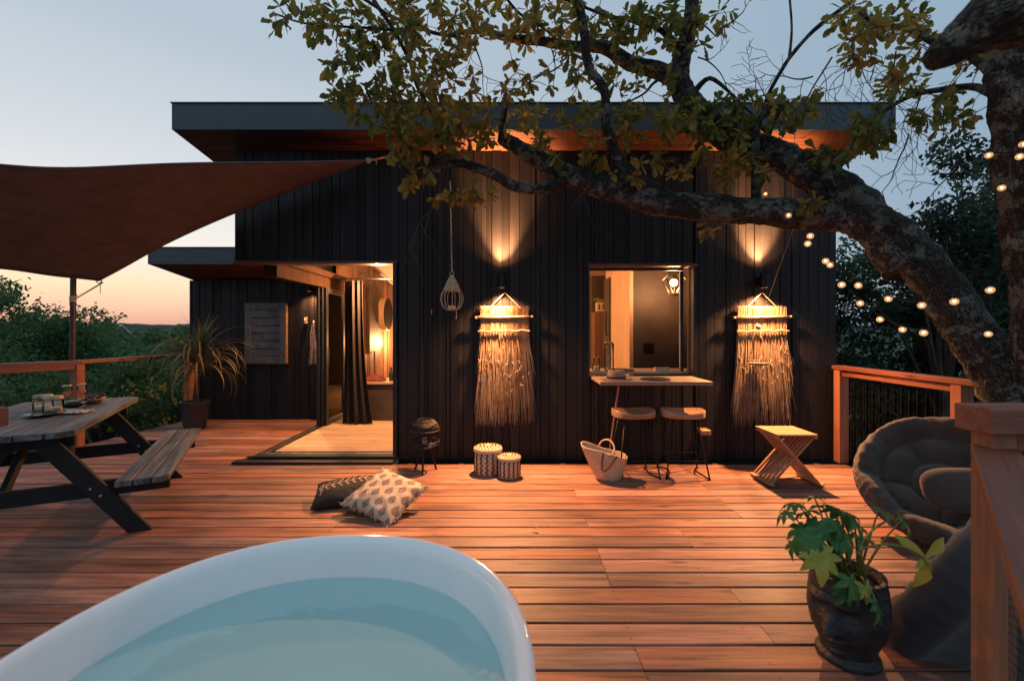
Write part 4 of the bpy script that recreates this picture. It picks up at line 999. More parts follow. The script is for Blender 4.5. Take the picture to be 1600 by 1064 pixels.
# ------------------------------------------------------------------ folding slat stool
t=thing('slatted_stool','light wooden X-frame slatted stool standing under the right wall hanging','stool',(2.80,4.66,0))
for i in range(9):
    y=-.20+i*.046; B('seat_slat',-.20,.20,y,y+.041,.505,.522,M['teak'],t,bevel=.002)
for i in range(7):
    y=-.185+i*.055
    board_obj('cross_slat',(-.19,y,.495),(.235,y,.022),.018,.024,M['teak'],t,up=(0,1,0),bevel=.002)
    board_obj('cross_slat',(.19,y+.027,.495),(-.235,y+.027,.022),.018,.024,M['teak'],t,up=(0,1,0),bevel=.002)
for sx in (-1,1):
    board_obj('foot_rail',(sx*.245,-.20,.022),(sx*.245,.20,.022),.05,.02,M['teak'],t); board_obj('top_rail',(sx*.185,-.20,.49),(sx*.185,.20,.49),.03,.022,M['teak'],t)

# ------------------------------------------------------------------ things on the serving counter
t=thing('hat','tan felt hat with a dark red band lying on the counter','hat',tuple(PX(963,594,5.02)[:2])+(.9985,))
def hatp(a,z): return 1
m=MB(); pr=[(.155,.004),(.15,.009),(.12,.006),(.092,.012),(.088,.05),(.082,.095),(.07,.112),(.04,.106),(.001,.094)]
for (r,z) in pr:
    for i in range(32):
        a=2*math.pi*i/32; dz=(-.012 if z>.09 else 0)*abs(math.sin(a))**3+(.010*abs(math.cos(a))**4 if r>.14 else 0); m.v.append((r*math.cos(a)*1.12,r*math.sin(a),z+dz))
for jn in range(len(pr)-1):
    for i in range(32): i2=(i+1)%32; m.f.append((jn*32+i,jn*32+i2,(jn+1)*32+i2,(jn+1)*32+i))
m.build('crown',M['felt'],t,smooth=True); m=MB().lathe([(.0945,.013),(.0915,.042)],32,sx=1.12); m.build('band',M['band'],t,smooth=True)
def mat(x,y,z,r,lab,sx=1):
    t=thing('placemat',lab,'placemat',(x,y,z),group='dark round woven placemats'); q=MB()
    q.lathe([(.001,.008),(r*.9,.008),(r,.004),(r*.98,0)],30,sx=sx,fn=lambda a,z:1+.01*math.sin(a*20)); q.build('disc',M['straw'],t)
    q=MB(); rr=.02
    while rr<r: q.tube([(rr*sx*math.cos(2*math.pi*i/30),rr*math.sin(2*math.pi*i/30),.010+.002*math.sin(i*9)) for i in range(31)],.005,4,cap=False); rr+=.022
    q.build('coil',M['straw'],t)
mat(1.58,5.02,.9985,.165,'dark woven placemat on the outer counter right of the hat'); mat(1.40,5.80,1.0305,.155,'dark woven placemat on the inner counter behind the hat')
t=thing('glass_vase','tall clear glass vase on the inner counter behind the hat','vase',(1.215,5.70,1.0305)); MB().lathe([(.001,.01),(.055,.008),(.060,.03),(.058,.20),(.062,.355)],20).build('vessel',M['glass'],t,smooth=True); q=MB()
for i in range(26):
    a=random.uniform(0,6.3); r=random.uniform(0,.04); q.tube([(r*math.cos(a),r*math.sin(a),.02),(r*math.cos(a+1),r*math.sin(a+1),random.uniform(.08,.2))],.004,4)
q.build('dried_stems',M['wicker'],t); MB().lathe([(.058,.35),(.063,.357),(.060,.362)],20).build('rim',M['rimm'],t)
t=thing('glass_tumbler','short flared glass with a candle on the inner counter, left of the vase','glass',(1.06,5.72,1.0305)); MB().lathe([(.001,.006),(.048,.004),(.05,.02),(.036,.17)],18).build('vessel',M['glass'],t,smooth=True); MB().lathe([(.001,.008),(.036,.008),(.034,.06),(.001,.061)],14).build('candle',M['wax'],t); MB().lathe([(.034,.166),(.0375,.170),(.035,.174)],18).build('rim',M['rimm'],t)
t=thing('small_box','small pale open box at the right end of the inner counter','box',(1.88,5.72,1.0305)); m=MB().box(-.09,.09,-.04,-.03,0,.045).box(-.09,.09,.03,.04,0,.045).box(-.09,-.08,-.029,.029,0,.045).box(.08,.09,-.029,.029,0,.045).box(-.079,.079,-.029,.029,0,.006); m.build('tray',M['cream'],t)
t=thing('shelf_plant','spiky succulent in a small pale pot on the cupboard inside the window','potted plant',(1.76,9.05,1.901)); MB().box(-.09,.09,-.08,.08,0,.19).build('pot',M['cream'],t,bevel=.008); B('slot',-.05,-.03,-.084,-.081,.05,.14,M['metal'],t); B('slot',.03,.05,-.084,-.081,.05,.14,M['metal'],t); q=MB()
for i in range(14):
    a=i*2.4; l=random.uniform(.12,.2); q.tube([(0,0,.18),(l*.6*math.cos(a),l*.6*math.sin(a),.18+l*.5),(l*1.1*math.cos(a),l*1.1*math.sin(a),.18+l*.35)],[.012,.012,.001],4)
q.build('leaves',M['aralia2'],t)
# ------------------------------------------------------------------ things inside the corner door
t=thing('curtain','long dark curtain bunched at the glass doors inside','curtain',(-2.47,7.22,.055))
m=MB().grid(90,14,lambda u,v:((u-.5)*(.26+.22*(1-v)**2)+.06*(1-v)**2-.04, .045*math.sin(u*2*math.pi*3.6+.4*math.sin(v*5))*(1+.3*v)+.02*math.sin(u*9),2.27*v)); o=m.build('drape',M['curtain'],t,smooth=True); o.modifiers.new('s','SOLIDIFY').thickness=.004
MB().tube([(-.4,0,2.30),(1.2,0,2.30)],.014,8).build('rail',M['metal'],t)
t=thing('low_cabinet','low dark cabinet with pale top beyond the curtain','cabinet',(-2.18,7.75,.05)); B('carcass',-.33,.9,-.25,.35,0,.60,M['dark_int'],t,bevel=.003); B('worktop',-.36,.9,-.28,.37,.602,.64,M['pale'],t,bevel=.003)
t=thing('bottle','dark bottle standing on the low cabinet','bottle',(-2.02,7.60,.6905)); MB().lathe([(.001,0),(.035,.002),(.036,.13),(.014,.17),(.013,.22),(.016,.235),(.001,.236)],16).build('glass',M['ceramic'],t,smooth=True)
t=thing('folded_clothes','heap of dark red and black cloth on the low cabinet beside the bottle','cloth',(-2.28,7.62,.6905)); M['redcloth']=plain('dull_red_cloth',(.16,.03,.02),.9,var=.4,scale=12,c2=(.02,.01,.012))
m=MB().grid(30,20,lambda u,v:((u-.5)*.34,(v-.5)*.24,.01+.13*(math.sin(math.pi*u)*math.sin(math.pi*v))**.6*(1-.45*u)+.02*noise.noise(Vector((u*6,v*6,0))))); m.build('heap',M['redcloth'],t,smooth=True)
t=thing('bowl_of_shells','low tray of small dark objects right of the bottle on the cabinet','tray',(-1.84,7.62,.6905)); q=MB().lathe([(.001,.003),(.09,.004),(.11,.02),(.1,.02),(.001,.01)],18); q.build('tray',M['ceramic'],t,smooth=True); q=MB(); [q.ball((random.uniform(-.07,.07),random.uniform(-.05,.05),.03),.02,7,5) for i in range(9)]; q.build('shells',M['grape'],t)
t=thing('round_mirror','round mirror in a deep pale wooden hoop on the far side wall','mirror',(-2.98,10.4,1.90)); m=MB().lathe([(.34,0),(.37,0),(.37,.15),(.34,.15)],36); m.f=m.f; mm_=Matrix.Rotation(R(90),4,'Y'); m.move(mm_); m.f=[f for f in m.f if len(f)==4]; m.build('hoop',M['palev'],t,smooth=True,sharp=40)
m=MB().lathe([(.338,.02),(.001,.02)],36).move(mm_); m.build('mirror_glass',M['mirror'],t); m=MB().lathe([(.372,.0),(.380,.005),(.372,.012)],36).lathe([(.365,.148),(.374,.155),(.365,.16)],36).move(mm_); m.build('rim',M['metal'],t)
t=thing('wall_panel','tall dark hanging panel with a rail on the inner wall before the mirror','panel',(-2.97,9.4,1.08)); B('panel',0,.035,0,.62,0,1.42,M['dark_int'],t,bevel=.003); MB().tube([(.05,-.6,1.55),(.05,2.6,1.55)],.015,8).build('rail',M['metal'],t)
# ------------------------------------------------------------------ hanging cloth on the wing wall
t=thing('hanging_cloth','patterned pale cloth hanging on a hook on the wing wall','cloth',tuple(PX(490,572,7.80)))
M['patcloth']=plain('patterned_cloth',(.05,.035,.03),.9,scale=30,c2=(.62,.5,.38))
m=MB().grid(26,20,lambda u,v:((u-.5)*(.17*(1-v)**.7+.012)+.01*math.sin(v*7),.018*math.sin(u*13+v*3)*(1-v)-.01,.78*v+.03*math.sin(u*3.1)*(1-v))); o=m.build('drape',M['patcloth'],t,smooth=True); o.modifiers.new('s','SOLIDIFY').thickness=.004
t=thing('coat_hook','small pale wall hook left of the hanging cloth','hook',tuple(PX(478,501,7.84))); MB().box(-.02,.02,-.02,.02,-.05,.06).tube([(0,-.02,.02),(0,-.06,.0),(0,-.06,.03)],.008,5).build('hook',M['cream'],t)

# ------------------------------------------------------------------ round cushioned chairs
def dishchair(center, normal, spin, Rr, depth, label, seams=True):
    t=thing('round_lounge_chair',label,'lounge chair',tuple(center))
    nrm=Vector(normal).normalized(); _,u,v=frame_of(nrm)
    rot=Matrix(((u.x,v.x,nrm.x),(u.y,v.y,nrm.y),(u.z,v.z,nrm.z))).to_4x4()@Matrix.Rotation(spin,4,'Z')
    def surf(a,r):      # padded face: bowl + tufts, thick rolled rim
        if r<=1:
            z=depth*(r**2.2)-depth
            rings=[0,.36,.72,1.02]; puff=0
            for k in range(3):
                if rings[k]<=r<rings[k+1]:
                    f=(r-rings[k])/(rings[k+1]-rings[k]); nseg=(1,5,8)[k]
                    s=abs(math.sin(a*nseg/2+(.4 if k==2 else 0))) if nseg>1 else 1
                    puff=(.105 if seams else .03)*(math.sin(math.pi*f)**.55)*(.22+.78*s**.6)
            wr=.009*math.sin(a*38+3*math.sin(a*5))*max(0,(r-.45))+.006*noise.noise(Vector((math.cos(a)*r*6,math.sin(a)*r*6,center[0])))
            return Vector((Rr*r*math.cos(a),Rr*r*math.sin(a),z+puff+wr))
        f=(r-1)/.9; th=math.pi*min(f,1)
        roll=1 if seams else 1.5; rr=Rr*(1+.075*roll*math.sin(th)); z=-.07*roll*(1-math.cos(th))*1.0
        rr+=.006*math.sin(a*38+3*math.sin(a*5))
        if f>1: 
            g=(f-1); rr=Rr*(1-g)*.985; z=-.14*roll-depth*.95*(1-(1-g)**2.0)
        return Vector((rr*math.cos(a),rr*math.sin(a),z))
    m=MB(); rs=[.02]+[i/34 for i in range(1,35)]+[1+.9*i/10 for i in range(1,11)]+[1.9+.9*i/12 for i in range(1,12)]
    n=140
    for r in rs:
        for i in range(n): m.v.append(tuple(rot@surf(2*math.pi*i/n,r)))
    for jn in range(len(rs)-1):
        for i in range(n): i2=(i+1)%n; m.f.append((jn*n+i,jn*n+i2,(jn+1)*n+i2,(jn+1)*n+i))
    m.f.append(tuple(range(n))[::-1]); m.f.append(tuple((len(rs)-1)*n+i for i in range(n)))
    m.build('padded_seat',M['canvas'] if seams else M['canvas2'],t,smooth=True)
    q=MB().tube([rot@Vector((Rr*1.075*math.cos(2*math.pi*i/90),Rr*1.075*math.sin(2*math.pi*i/90),-.07)) for i in range(91)],.006,5,cap=False); q.build('piping',M['canvas'] if seams else M['canvas2'],t,smooth=True)
    if seams:
        q=MB()
        for (rr_b,k_b,ph_b) in ((.36,5,0),(.70,8,0)):
            for k in range(k_b):
                a_b=2*math.pi*k/k_b+(0 if rr_b<.5 else -.1); p_b=rot@(surf(a_b,rr_b)+Vector((0,0,.004))); q.ball(tuple(p_b),.014,8,6)
        q.build('buttons',M['canvas2'],t,smooth=True)
    q=MB(); lowp=rot@Vector((0,0,-depth-.10)); base=Vector((lowp.x,lowp.y,-center[2]+.02))
    q.tube([base+Vector((.27*math.cos(2*math.pi*i/40),.27*math.sin(2*math.pi*i/40),0)) for i in range(41)],.018,7,cap=False)
    ringz=max(lowp.z-.02,base.z+.06)
    q.tube([Vector((lowp.x+.20*math.cos(2*math.pi*i/40),lowp.y+.20*math.sin(2*math.pi*i/40),ringz)) for i in range(41)],.014,7,cap=False)
    for k in range(6):
        a=2*math.pi*k/6; q.tube([base+Vector((.27*math.cos(a),.27*math.sin(a),0)),Vector((lowp.x+.20*math.cos(a),lowp.y+.20*math.sin(a),ringz))],.012,6)
    q.build('rattan_base',M['wickerb'],t)
    return t,rot
c1=PX(1470,740,3.35); t,rot=dishchair(c1,(-.50,-.52,.69),.3,.485,.20,'grey-brown tufted round lounge chair facing the deck, the farther of two')
m=MB()
def pill(u,v,w=.42,h=.30,tt=.13):
    a=2*math.pi*u; ph=math.pi*(v-.5); c=math.cos(ph)
    return Vector((w/2*abs(math.cos(a))**.7*(1 if math.cos(a)>0 else -1)*abs(c)**.6, h/2*abs(math.sin(a))**.7*(1 if math.sin(a)>0 else -1)*abs(c)**.6, tt/2*math.sin(ph)))
cc=PX(1500,765,3.15)-c1; Rm=Euler((R(62),R(-8),R(-25))).to_matrix()
m.grid(36,18,lambda u,v: Rm@pill(u,v)+cc,wrapu=True); m.build('bolster',M['canvas'],t,smooth=True)
t,rot=dishchair(PX(1478,862,2.50),(-.50,.74,.50),.9,.62,.44,'slate-grey round lounge chair seen from behind, beside the face-shaped pot',seams=False)

# ------------------------------------------------------------------ face-shaped pot with fatsia
HP=.46
HP0=.87
pot=thing('face_planter','black stone planter shaped like a face, holding a leafy plant at the lower right','planter',(1.60,2.17,0))
pot.scale=(HP0,HP0,HP0); fa=R(212)
def prf(z):
    f=z/HP; pts=[(0,.150),(.05,.150),(.10,.125),(.2,.140),(.35,.172),(.55,.190),(.75,.186),(.9,.172),(1,.165)]
    for (a,ra),(b,rb_) in zip(pts,pts[1:]):
        if a<=f<=b: return ra+(rb_-ra)*(f-a)/(b-a)
    return .165
def facer(a,z):
    f=z/HP; d=(a-fa+math.pi)%(2*math.pi)-math.pi; gs=lambda x,s: math.exp(-(x/s)**2)
    r=1.0
    nz=max(0,min(1,(.72-f)/.30)) if f>.42 else max(0,(f-.36)/.06)
    r+=.46*gs(d,.17)*nz*(1 if f>.36 else 0)*(.35+.65*nz)
    r+=.17*gs(f-.76,.035)*gs(abs(d)-.35,.30)
    r-=.22*gs(abs(d)-.40,.20)*gs(f-.62,.075)
    r+=.10*gs(abs(d)-.42,.13)*gs(f-.60,.035)
    r+=.17*gs(d,.26)*gs(f-.305,.022)+.15*gs(d,.22)*gs(f-.25,.022)
    r-=.05*gs(d,.25)*gs(f-.278,.010)
    r+=.18*gs(d,.28)*gs(f-.15,.05)
    r+=.05*gs(abs(abs(d)-1.5),.12)*gs(f-.55,.13)
    if f>.84: r+=.02+.012*math.sin(a*26)*math.sin(f*110)
    return r
m=MB(); m.lathe([(prf(HP*i/70),HP*i/70) for i in range(71)],120,fn=facer); m.f=m.f[:-2] if False else m.f
m.f=[f for f in m.f if len(f)==4 or f[0]<200]
m.lathe([(.172,HP),(.150,HP),(.140,HP-.05)],60); m.f=[f for f in m.f if len(f)<=4 or f[0]<200]
m.build('head',M['stone'],pot,smooth=True)
MB().lathe([(.145,HP-.045),(.08,HP-.03),(.001,HP-.025)],30).build('soil',M['soil'],pot,smooth=True)
plant=thing('leafy_plant','green plant with hand-shaped leaves, two of them yellowing, growing in the face planter','plant',(1.60,2.17,HP*HP0-.03))
def palm(n=7,L=.13,droop=.25,seed=0):
    """hand-shaped leaf: each lobe a creased, pointed, drooping blade"""
    rd=random.Random(seed); v=[]; f=[]
    for k in range(n):
        a=R(-128+256*k/(n-1)); l=L*(1-.38*abs(a)/R(128))*rd.uniform(.88,1.1); dk=droop*rd.uniform(.6,1.5); bend=rd.uniform(-.25,.25)
        c,s_=math.cos(a),math.sin(a); b=len(v); prof=((0,.05),(.2,.09),(.38,.16),(.55,.20),(.7,.17),(.85,.09),(1,.0))
        for i,(t_,w) in enumerate(prof):
            x=l*t_; o_=bend*l*t_*t_*.4; z=-dk*l*t_*t_+.02*l*math.sin(t_*9+k); ww=w*l*rd.uniform(.92,1.08)
            for q in (-1,0,1): oo=o_+q*ww; v.append((x*c-oo*s_, x*s_+oo*c, z+(.28*ww if q else 0)))
        for i in range(6):
            j_=b+i*3; f += [(j_,j_+1,j_+4,j_+3),(j_+1,j_+2,j_+5,j_+4)]
    m=MB(); m.v=v; m.f=f; return m
base=Vector(plant.location); stems=MB()
spec=[ # px, py, depth, size, material, pitch, yaw
 (1243,786,2.22,.105,0,15,150),(1262,798,2.15,.11,0,30,110),(1285,790,2.25,.10,0,10,60),(1312,798,2.12,.125,0,35,20),(1335,815,2.16,.12,0,40,-40),
 (1255,826,2.10,.12,0,45,200),(1290,822,2.08,.12,0,35,-90),(1318,838,2.06,.11,0,55,-70),(1240,850,2.12,.085,0,60,190),(1268,842,2.02,.11,0,55,-120),
 (1282,866,1.98,.135,1,60,-110),(1305,862,2.12,.10,0,50,-30),(1330,905,1.99,.13,0,55,-60),(1368,940,1.96,.11,0,60,-40),(1322,880,2.2,.11,0,30,100),
 (1352,918,1.98,.085,1,70,-80),(1230,800,2.18,.09,0,30,170),(1272,776,2.2,.09,0,5,80),(1298,790,2.2,.10,0,15,20),(1322,800,2.22,.10,0,20,30),(1342,838,2.1,.10,0,50,-20),(1278,815,2.1,.11,0,40,-150),(1310,820,2.05,.11,0,60,-60),(1262,862,2.1,.09,0,70,-160),(1300,900,2.15,.10,0,45,-100),(1320,925,2.05,.09,0,55,-80),(1375,795,2.2,.12,0,25,-10),(1412,812,2.2,.10,0,60,-30),(1300,812,2.3,.12,0,20,90),(1350,840,2.3,.09,0,30,45)]
for i,(px,py,Y,L,mt,pit,yaw) in enumerate(spec):
    o=palm(7,L*.88,.4,i).build('leaf',M['aralia2'] if mt else M['aralia'],plant,smooth=True)
    p=PX(px,py,Y)-base; o.location=p; o.rotation_euler=Euler((0,R(pit),R(yaw)),'XYZ')
    st=Vector((random.uniform(-.05,.03),random.uniform(-.04,.04),0)) if px<1330 else Vector((.03,-.03,0))
    midp=st.lerp(p,.55)+Vector((0,0,.06)); stems.tube(bez([st,midp,p],8),[.0055]*5+[.004]*4,5)
hub=PX(1340,862,2.05)-base; tipp=PX(1443,872,1.98)-base
stems.tube(bez([(.05,-.04,-.02),hub+Vector((.03,0,-.05)),hub],8),.010,6); stems.tube(bez([hub,hub+Vector((.09,0,.06)),tipp+Vector((-.06,0,.06)),tipp],14),.005,5)
stems.tube(bez([hub,hub+Vector((.05,.02,.08)),PX(1382,815,2.2)-base],8),.005,5)
stems.build('stem',M['stem'],plant,smooth=True)
for k,(px,py,pit,yaw,l) in enumerate(((1445,870,85,-80,.17),(1440,872,-40,100,.11))):
    o=palm(3,l*1.1,.35,40+k).build('leaf',M['aralia2'],plant); o.location=PX(px,py,1.98)-base; o.rotation_euler=Euler((R(20),R(pit),R(yaw)))
# ------------------------------------------------------------------ dracaena by the wing
dr=thing('potted_dracaena','potted spiky plant with long arching strap leaves in front of the wing corner','potted plant',(-4.98,7.15,0))
MB().lathe([(.001,.003),(.15,.003),(.19,.38),(.205,.40),(.205,.43),(.18,.43),(.175,.38),(.001,.375)],24).build('pot',M['pvc'],dr,smooth=True,sharp=40)
MB().tube([(0,0,.35),(.03,0,.7),(.06,0,.98)],[.045,.035,.03],8).build('stem',M['twig'],dr)
def strap_leaf(l,w,a,el,droop,tw):
    m=MB(); n=10; p=Vector((0,0,0)); d=el
    pts=[]
    for i in range(n+1):
        pts.append(p.copy()); p=p+Vector((math.cos(d),0,math.sin(d)))*(l/n); d-=droop/n*(1+i*.14)
    for i,q in enumerate(pts):
        f=i/n; ww=w*(.6+.4*min(1,f*4))*(1-f**2.5)+.0008; m.v += [(q.x,-ww,q.z+.35*ww),(q.x,0,q.z),(q.x,ww,q.z+.35*ww)]
    for i in range(n):
        b=i*3; m.f += [(b,b+1,b+4,b+3),(b+1,b+2,b+5,b+4)]
    return m.move(Matrix.Rotation(a,4,'Z')@Matrix.Rotation(tw,4,'X'))
protos=[]
for i in range(105):
    el=random.choice((1.55,1.45,1.3,1.2,1.05,.9,.7,.45,.2)); a=i*2.39996; l=random.uniform(.85,1.2)*(.80 if el>1.3 else 1)
    o=strap_leaf(l,random.uniform(.012,.021),a,el,(.5 if el>1.3 else random.uniform(.9,2.5)),random.uniform(-.15,.15)).build('leaf',M['strap'],dr,smooth=True); o.location=(.06+random.uniform(-.02,.02),random.uniform(-.02,.02),.80+.22*random.random()+.03*el)

# ------------------------------------------------------------------ the big oak
oak=thing('oak_tree','big lichened oak whose boughs reach across in front of the cabin roof','tree',(3.5,3.05,-1.5))
OB=Vector(oak.location)
def path(pts): return [(PX(x,y,Y)-OB, w/2/F*Y*.67) for x,y,Y,w in pts]
def spl(pr, k=7):
    """smooth interpolation of (point, radius)"""
    out=[]; n=len(pr)
    for i in range(n-1):
        p0=pr[max(i-1,0)]; p1=pr[i]; p2=pr[i+1]; p3=pr[min(i+2,n-1)]
        for j_ in range(k):
            t_=j_/k; a=p1[0]*2; b=(p2[0]-p0[0]); c=p0[0]*2-p1[0]*5+p2[0]*4-p3[0]; d=-p0[0]+p1[0]*3-p2[0]*3+p3[0]
            out.append(((a+b*t_+c*t_*t_+d*t_**3)*.5, p1[1]+(p2[1]-p1[1])*t_))
    out.append(pr[-1]); return out
def barkd(s): 
    def f(p):
        v=noise.noise(p*3.2+Vector((s,0,0)))*.16+noise.noise(p*9)*.12+(abs(noise.noise(p*22))-.2)*.16
        return 1+v
    return f
LIMBS=[]
def limb(name, pts, n=22, k=9, jitter=0):
    pr=spl(path(pts),k)
    rmax=max(r for _,r in pr)
    if jitter: pr=[(p+Vector((noise.noise(p*4)*jitter,noise.noise(p*4+Vector((9,0,0)))*jitter,noise.noise(p*4+Vector((0,9,0)))*jitter)),r) for p,r in pr]
    co=[]; off=len(LIMBS)*3.3; m=MB().tube([p for p,_ in pr],[r for _,r in pr],n,disp=barkd(len(LIMBS)) if n>8 else None,coords=co); m.c=[(a_+off,b_,c_) for a_,b_,c_ in co]
    o=m.build(name,M['bark'],oak,smooth=True); LIMBS.append(pr); return o
limb('trunk',[(1710,1100,2.95,220),(1680,900,2.98,180),(1648,760,3.02,140),(1612,680,3.08,118),(1568,600,3.16,100),(1516,520,3.28,92),(1462,440,3.42,92),(1402,376,3.58,92),(1332,338,3.74,78),(1262,338,3.86,68),(1190,330,3.95,64),(1110,326,4.02,62),(1030,318,4.08,56),(960,300,4.12,50),(895,277,4.14,46),(838,248,4.15,40),(800,226,4.16,36),(784,216,4.16,30)],n=36,k=14)
limb('bough',[(1420,420,3.5,96),(1375,360,3.66,92),(1320,308,3.8,84),(1262,268,3.95,76),(1205,240,4.1,66),(1150,222,4.2,60),(1110,195,4.25,58),(1080,165,4.25,56),(1062,128,4.25,50),(1066,85,4.2,40),(1078,40,4.15,34),(1082,-30,4.1,28)],n=30,k=12)
limb('bough',[(1068,125,4.25,46),(1030,112,4.25,40),(985,98,4.25,34),(940,76,4.25,28),(880,70,4.25,22),(800,60,4.2,19),(745,50,4.2,15),(700,56,4.2,8)],n=16,k=8,jitter=.02)
limb('bough',[(985,300,4.05,32),(968,250,4.0,28),(950,200,3.95,24),(942,150,3.9,22),(922,95,3.85,22),(908,30,3.8,20),(898,-30,3.75,18)],n=14,k=8,jitter=.03)
limb('bough',[(880,288,4.1,28),(820,292,4.05,24),(760,270,4.0,22),(715,255,3.95,20),(680,262,3.9,16),(648,277,3.9,12),(628,262,3.9,9),(622,246,3.9,7)],n=14,k=8,jitter=.03)
limb('stub',[(784,222,4.15,22),(786,190,4.15,14),(794,155,4.15,5)],n=10,k=6)
limb('bough',[(1184,325,3.95,22),(1180,280,3.9,19),(1182,230,3.9,17),(1190,180,3.9,13),(1203,145,3.9,10),(1232,95,3.85,9),(1280,40,3.8,9),(1345,-8,3.7,9)],n=10,k=7,jitter=.02)
limb('twig',[(1233,92,3.85,7),(1237,45,3.85,5),(1233,-10,3.85,5)],n=6,k=4)
limb('second_trunk',[(1660,900,3.0,150),(1637,720,3.0,110),(1622,600,3.0,88),(1618,480,2.95,84),(1612,380,2.9,92),(1606,300,2.85,100),(1600,220,2.8,112),(1600,140,2.75,122),(1602,60,2.7,130),(1612,-60,2.6,140)],n=30,k=12)
limb('bough',[(1720,-70,1.5,200),(1620,-5,1.5,180),(1575,22,1.52,160),(1530,45,1.55,120),(1495,70,1.58,88),(1472,86,1.6,66),(1460,94,1.6,48)],n=22,k=8)
limb('twig',[(1570,120,2.75,30),(1500,80,2.95,16),(1440,55,3.1,13),(1380,40,3.3,10),(1330,10,3.4,8)],n=8,k=6,jitter=.03)
limb('twig',[(1580,150,2.8,24),(1520,130,3.1,16),(1468,138,3.3,13),(1400,165,3.5,10),(1350,205,3.6,7),(1312,262,3.7,4)],n=8,k=6,jitter=.04)
limb('twig',[(1066,80,4.2,22),(1030,50,4.15,12),(985,30,4.1,9),(930,20,4.0,7),(850,-10,3.9,5)],n=7,k=6,jitter=.04)
limb('twig',[(1080,150,4.25,18),(1110,120,4.2,10),(1145,152,4.15,6),(1180,180,4.1,4)],n=6,k=5,jitter=.03)
limb('twig',[(1075,120,4.2,12),(1030,125,4.1,8),(1000,150,4.0,5),(968,165,4.0,3)],n=6,k=5,jitter=.03)
limb('twig',[(690,262,3.9,12),(700,215,3.85,9),(670,170,3.8,8),(648,120,3.7,8),(620,60,3.6,9),(590,10,3.5,10),(560,-40,3.4,11)],n=8,k=7,jitter=.03)
limb('twig',[(1120,60,4.1,3),(1100,40,4.1,4),(1075,40,4.15,6)],n=5,k=3,jitter=.03)
limb('twig',[(640,50,3.6,7),(570,45,3.5,6),(500,40,3.45,5),(430,22,3.4,3)],n=6,k=6,jitter=.03)
limb('twig',[(880,70,4.2,7),(850,45,4.15,6),(810,20,4.1,6),(780,-20,4.0,6)],n=6,k=5,jitter=.03)
limb('twig',[(715,60,4.1,8),(650,40,3.9,8),(580,10,3.7,8),(520,-30,3.6,8)],n=6,k=5,jitter=.03)
# bare wandering twigs against the sky
def bare(x,y,Y,ang,L,depth,w):
    pts=[(x,y,Y,w)]; a=ang
    for i in range(6):
        a+=random.uniform(-.35,.35); x+=math.cos(a)*L/6; y+=math.sin(a)*L/6; pts.append((x,y,Y,max(w*(1-i/7),1.2)))
        if depth and random.random()<.6: bare_list.append((x,y,Y,a+random.choice((-.8,.8)),L*.55,depth-1,max(w*.5,1.2)))
    pr=spl(path(pts),3); bmesh_tw.tube([p for p,_ in pr],[r for _,r in pr],4)
bmesh_tw=MB(); bare_list=[(1270,120,3.8,2.6,90,2,4),(1345,30,3.5,1.9,130,2,4),(1330,70,3.5,1.4,120,2,4),(1300,90,3.6,2.4,160,2,4),(1130,45,4.1,-.5,60,1,4),(1090,90,4.2,.3,90,2,4),(1400,80,3.3,1.7,130,2,4),(1440,130,3.3,1.8,120,2,4),
 (1480,150,3.2,2.0,110,2,4),(860,70,4.2,1.3,70,1,3),(740,60,4.1,1.2,90,2,4),(1180,170,4.1,-1.5,50,1,3),(1200,160,4.1,-1.8,60,2,3),(950,240,3.95,2.6,110,2,4),(880,100,4.1,2.7,120,2,4),(1500,250,3.3,2.3,100,2,4),(1420,210,3.5,2.2,120,2,4),(1330,200,3.7,-1.2,70,1,3),(1560,320,2.9,3.6,60,1,4),
 (720,300,4.0,2.9,120,1,5),(1050,300,4.0,-2.2,90,2,4)]
while bare_list: bare(*bare_list.pop(0))
tag(bmesh_tw.build('bare_twigs',M['twig'],oak),kind='stuff')

# leaves: whorls joined to the limbs by fine twigs
def oakleaf():
    half=[(0,.0),(.10,.055),(.18,.05),(.27,.12),(.36,.10),(.47,.20),(.56,.155),(.68,.25),(.77,.19),(.88,.19),(1.0,.05),(1.03,0)]
    n=len(half); v=[]; 
    def P(x,y): return (x, y, -.10*x*x+.30*abs(y)+.03*math.sin(x*9))
    mid=[P(x,0) for x,_ in half]; L_=[P(x,y) for x,y in half]; R_=[P(x,-y) for x,y in half]
    v=mid+L_+R_; f=[]
    idx=[0,3,5,7,9,11]
    for a,b in zip(idx,idx[1:]):
        f.append([a,b]+[n+k for k in range(b,a-1,-1)] ); f.append([b,a]+[2*n+k for k in range(a,b+1)])
    f=[[i for k,i in enumerate(q) if not (i in (n,2*n,2*n-1+0) and False)] for q in f]
    # drop the duplicate end points that coincide with the midrib
    f2=[]
    for q in f:
        out=[]
        for i in q:
            j_=0 if i in (n,2*n) else (n-1 if i in (2*n-1,3*n-1) else i)
            if j_ not in out: out.append(j_)
        if len(out)>2: f2.append(out)
    return v,f2
LV,LF=oakleaf()
leafmesh=bpy.data.meshes.new('leaf'); leafmesh.from_pydata(LV,[],LF); leafmesh.materials.append(M['oak'])
nodes=[(p,r) for pr in LIMBS[0:9]+LIMBS[10:] for p,r in pr[::2]]
NP=[p for p,_ in nodes]
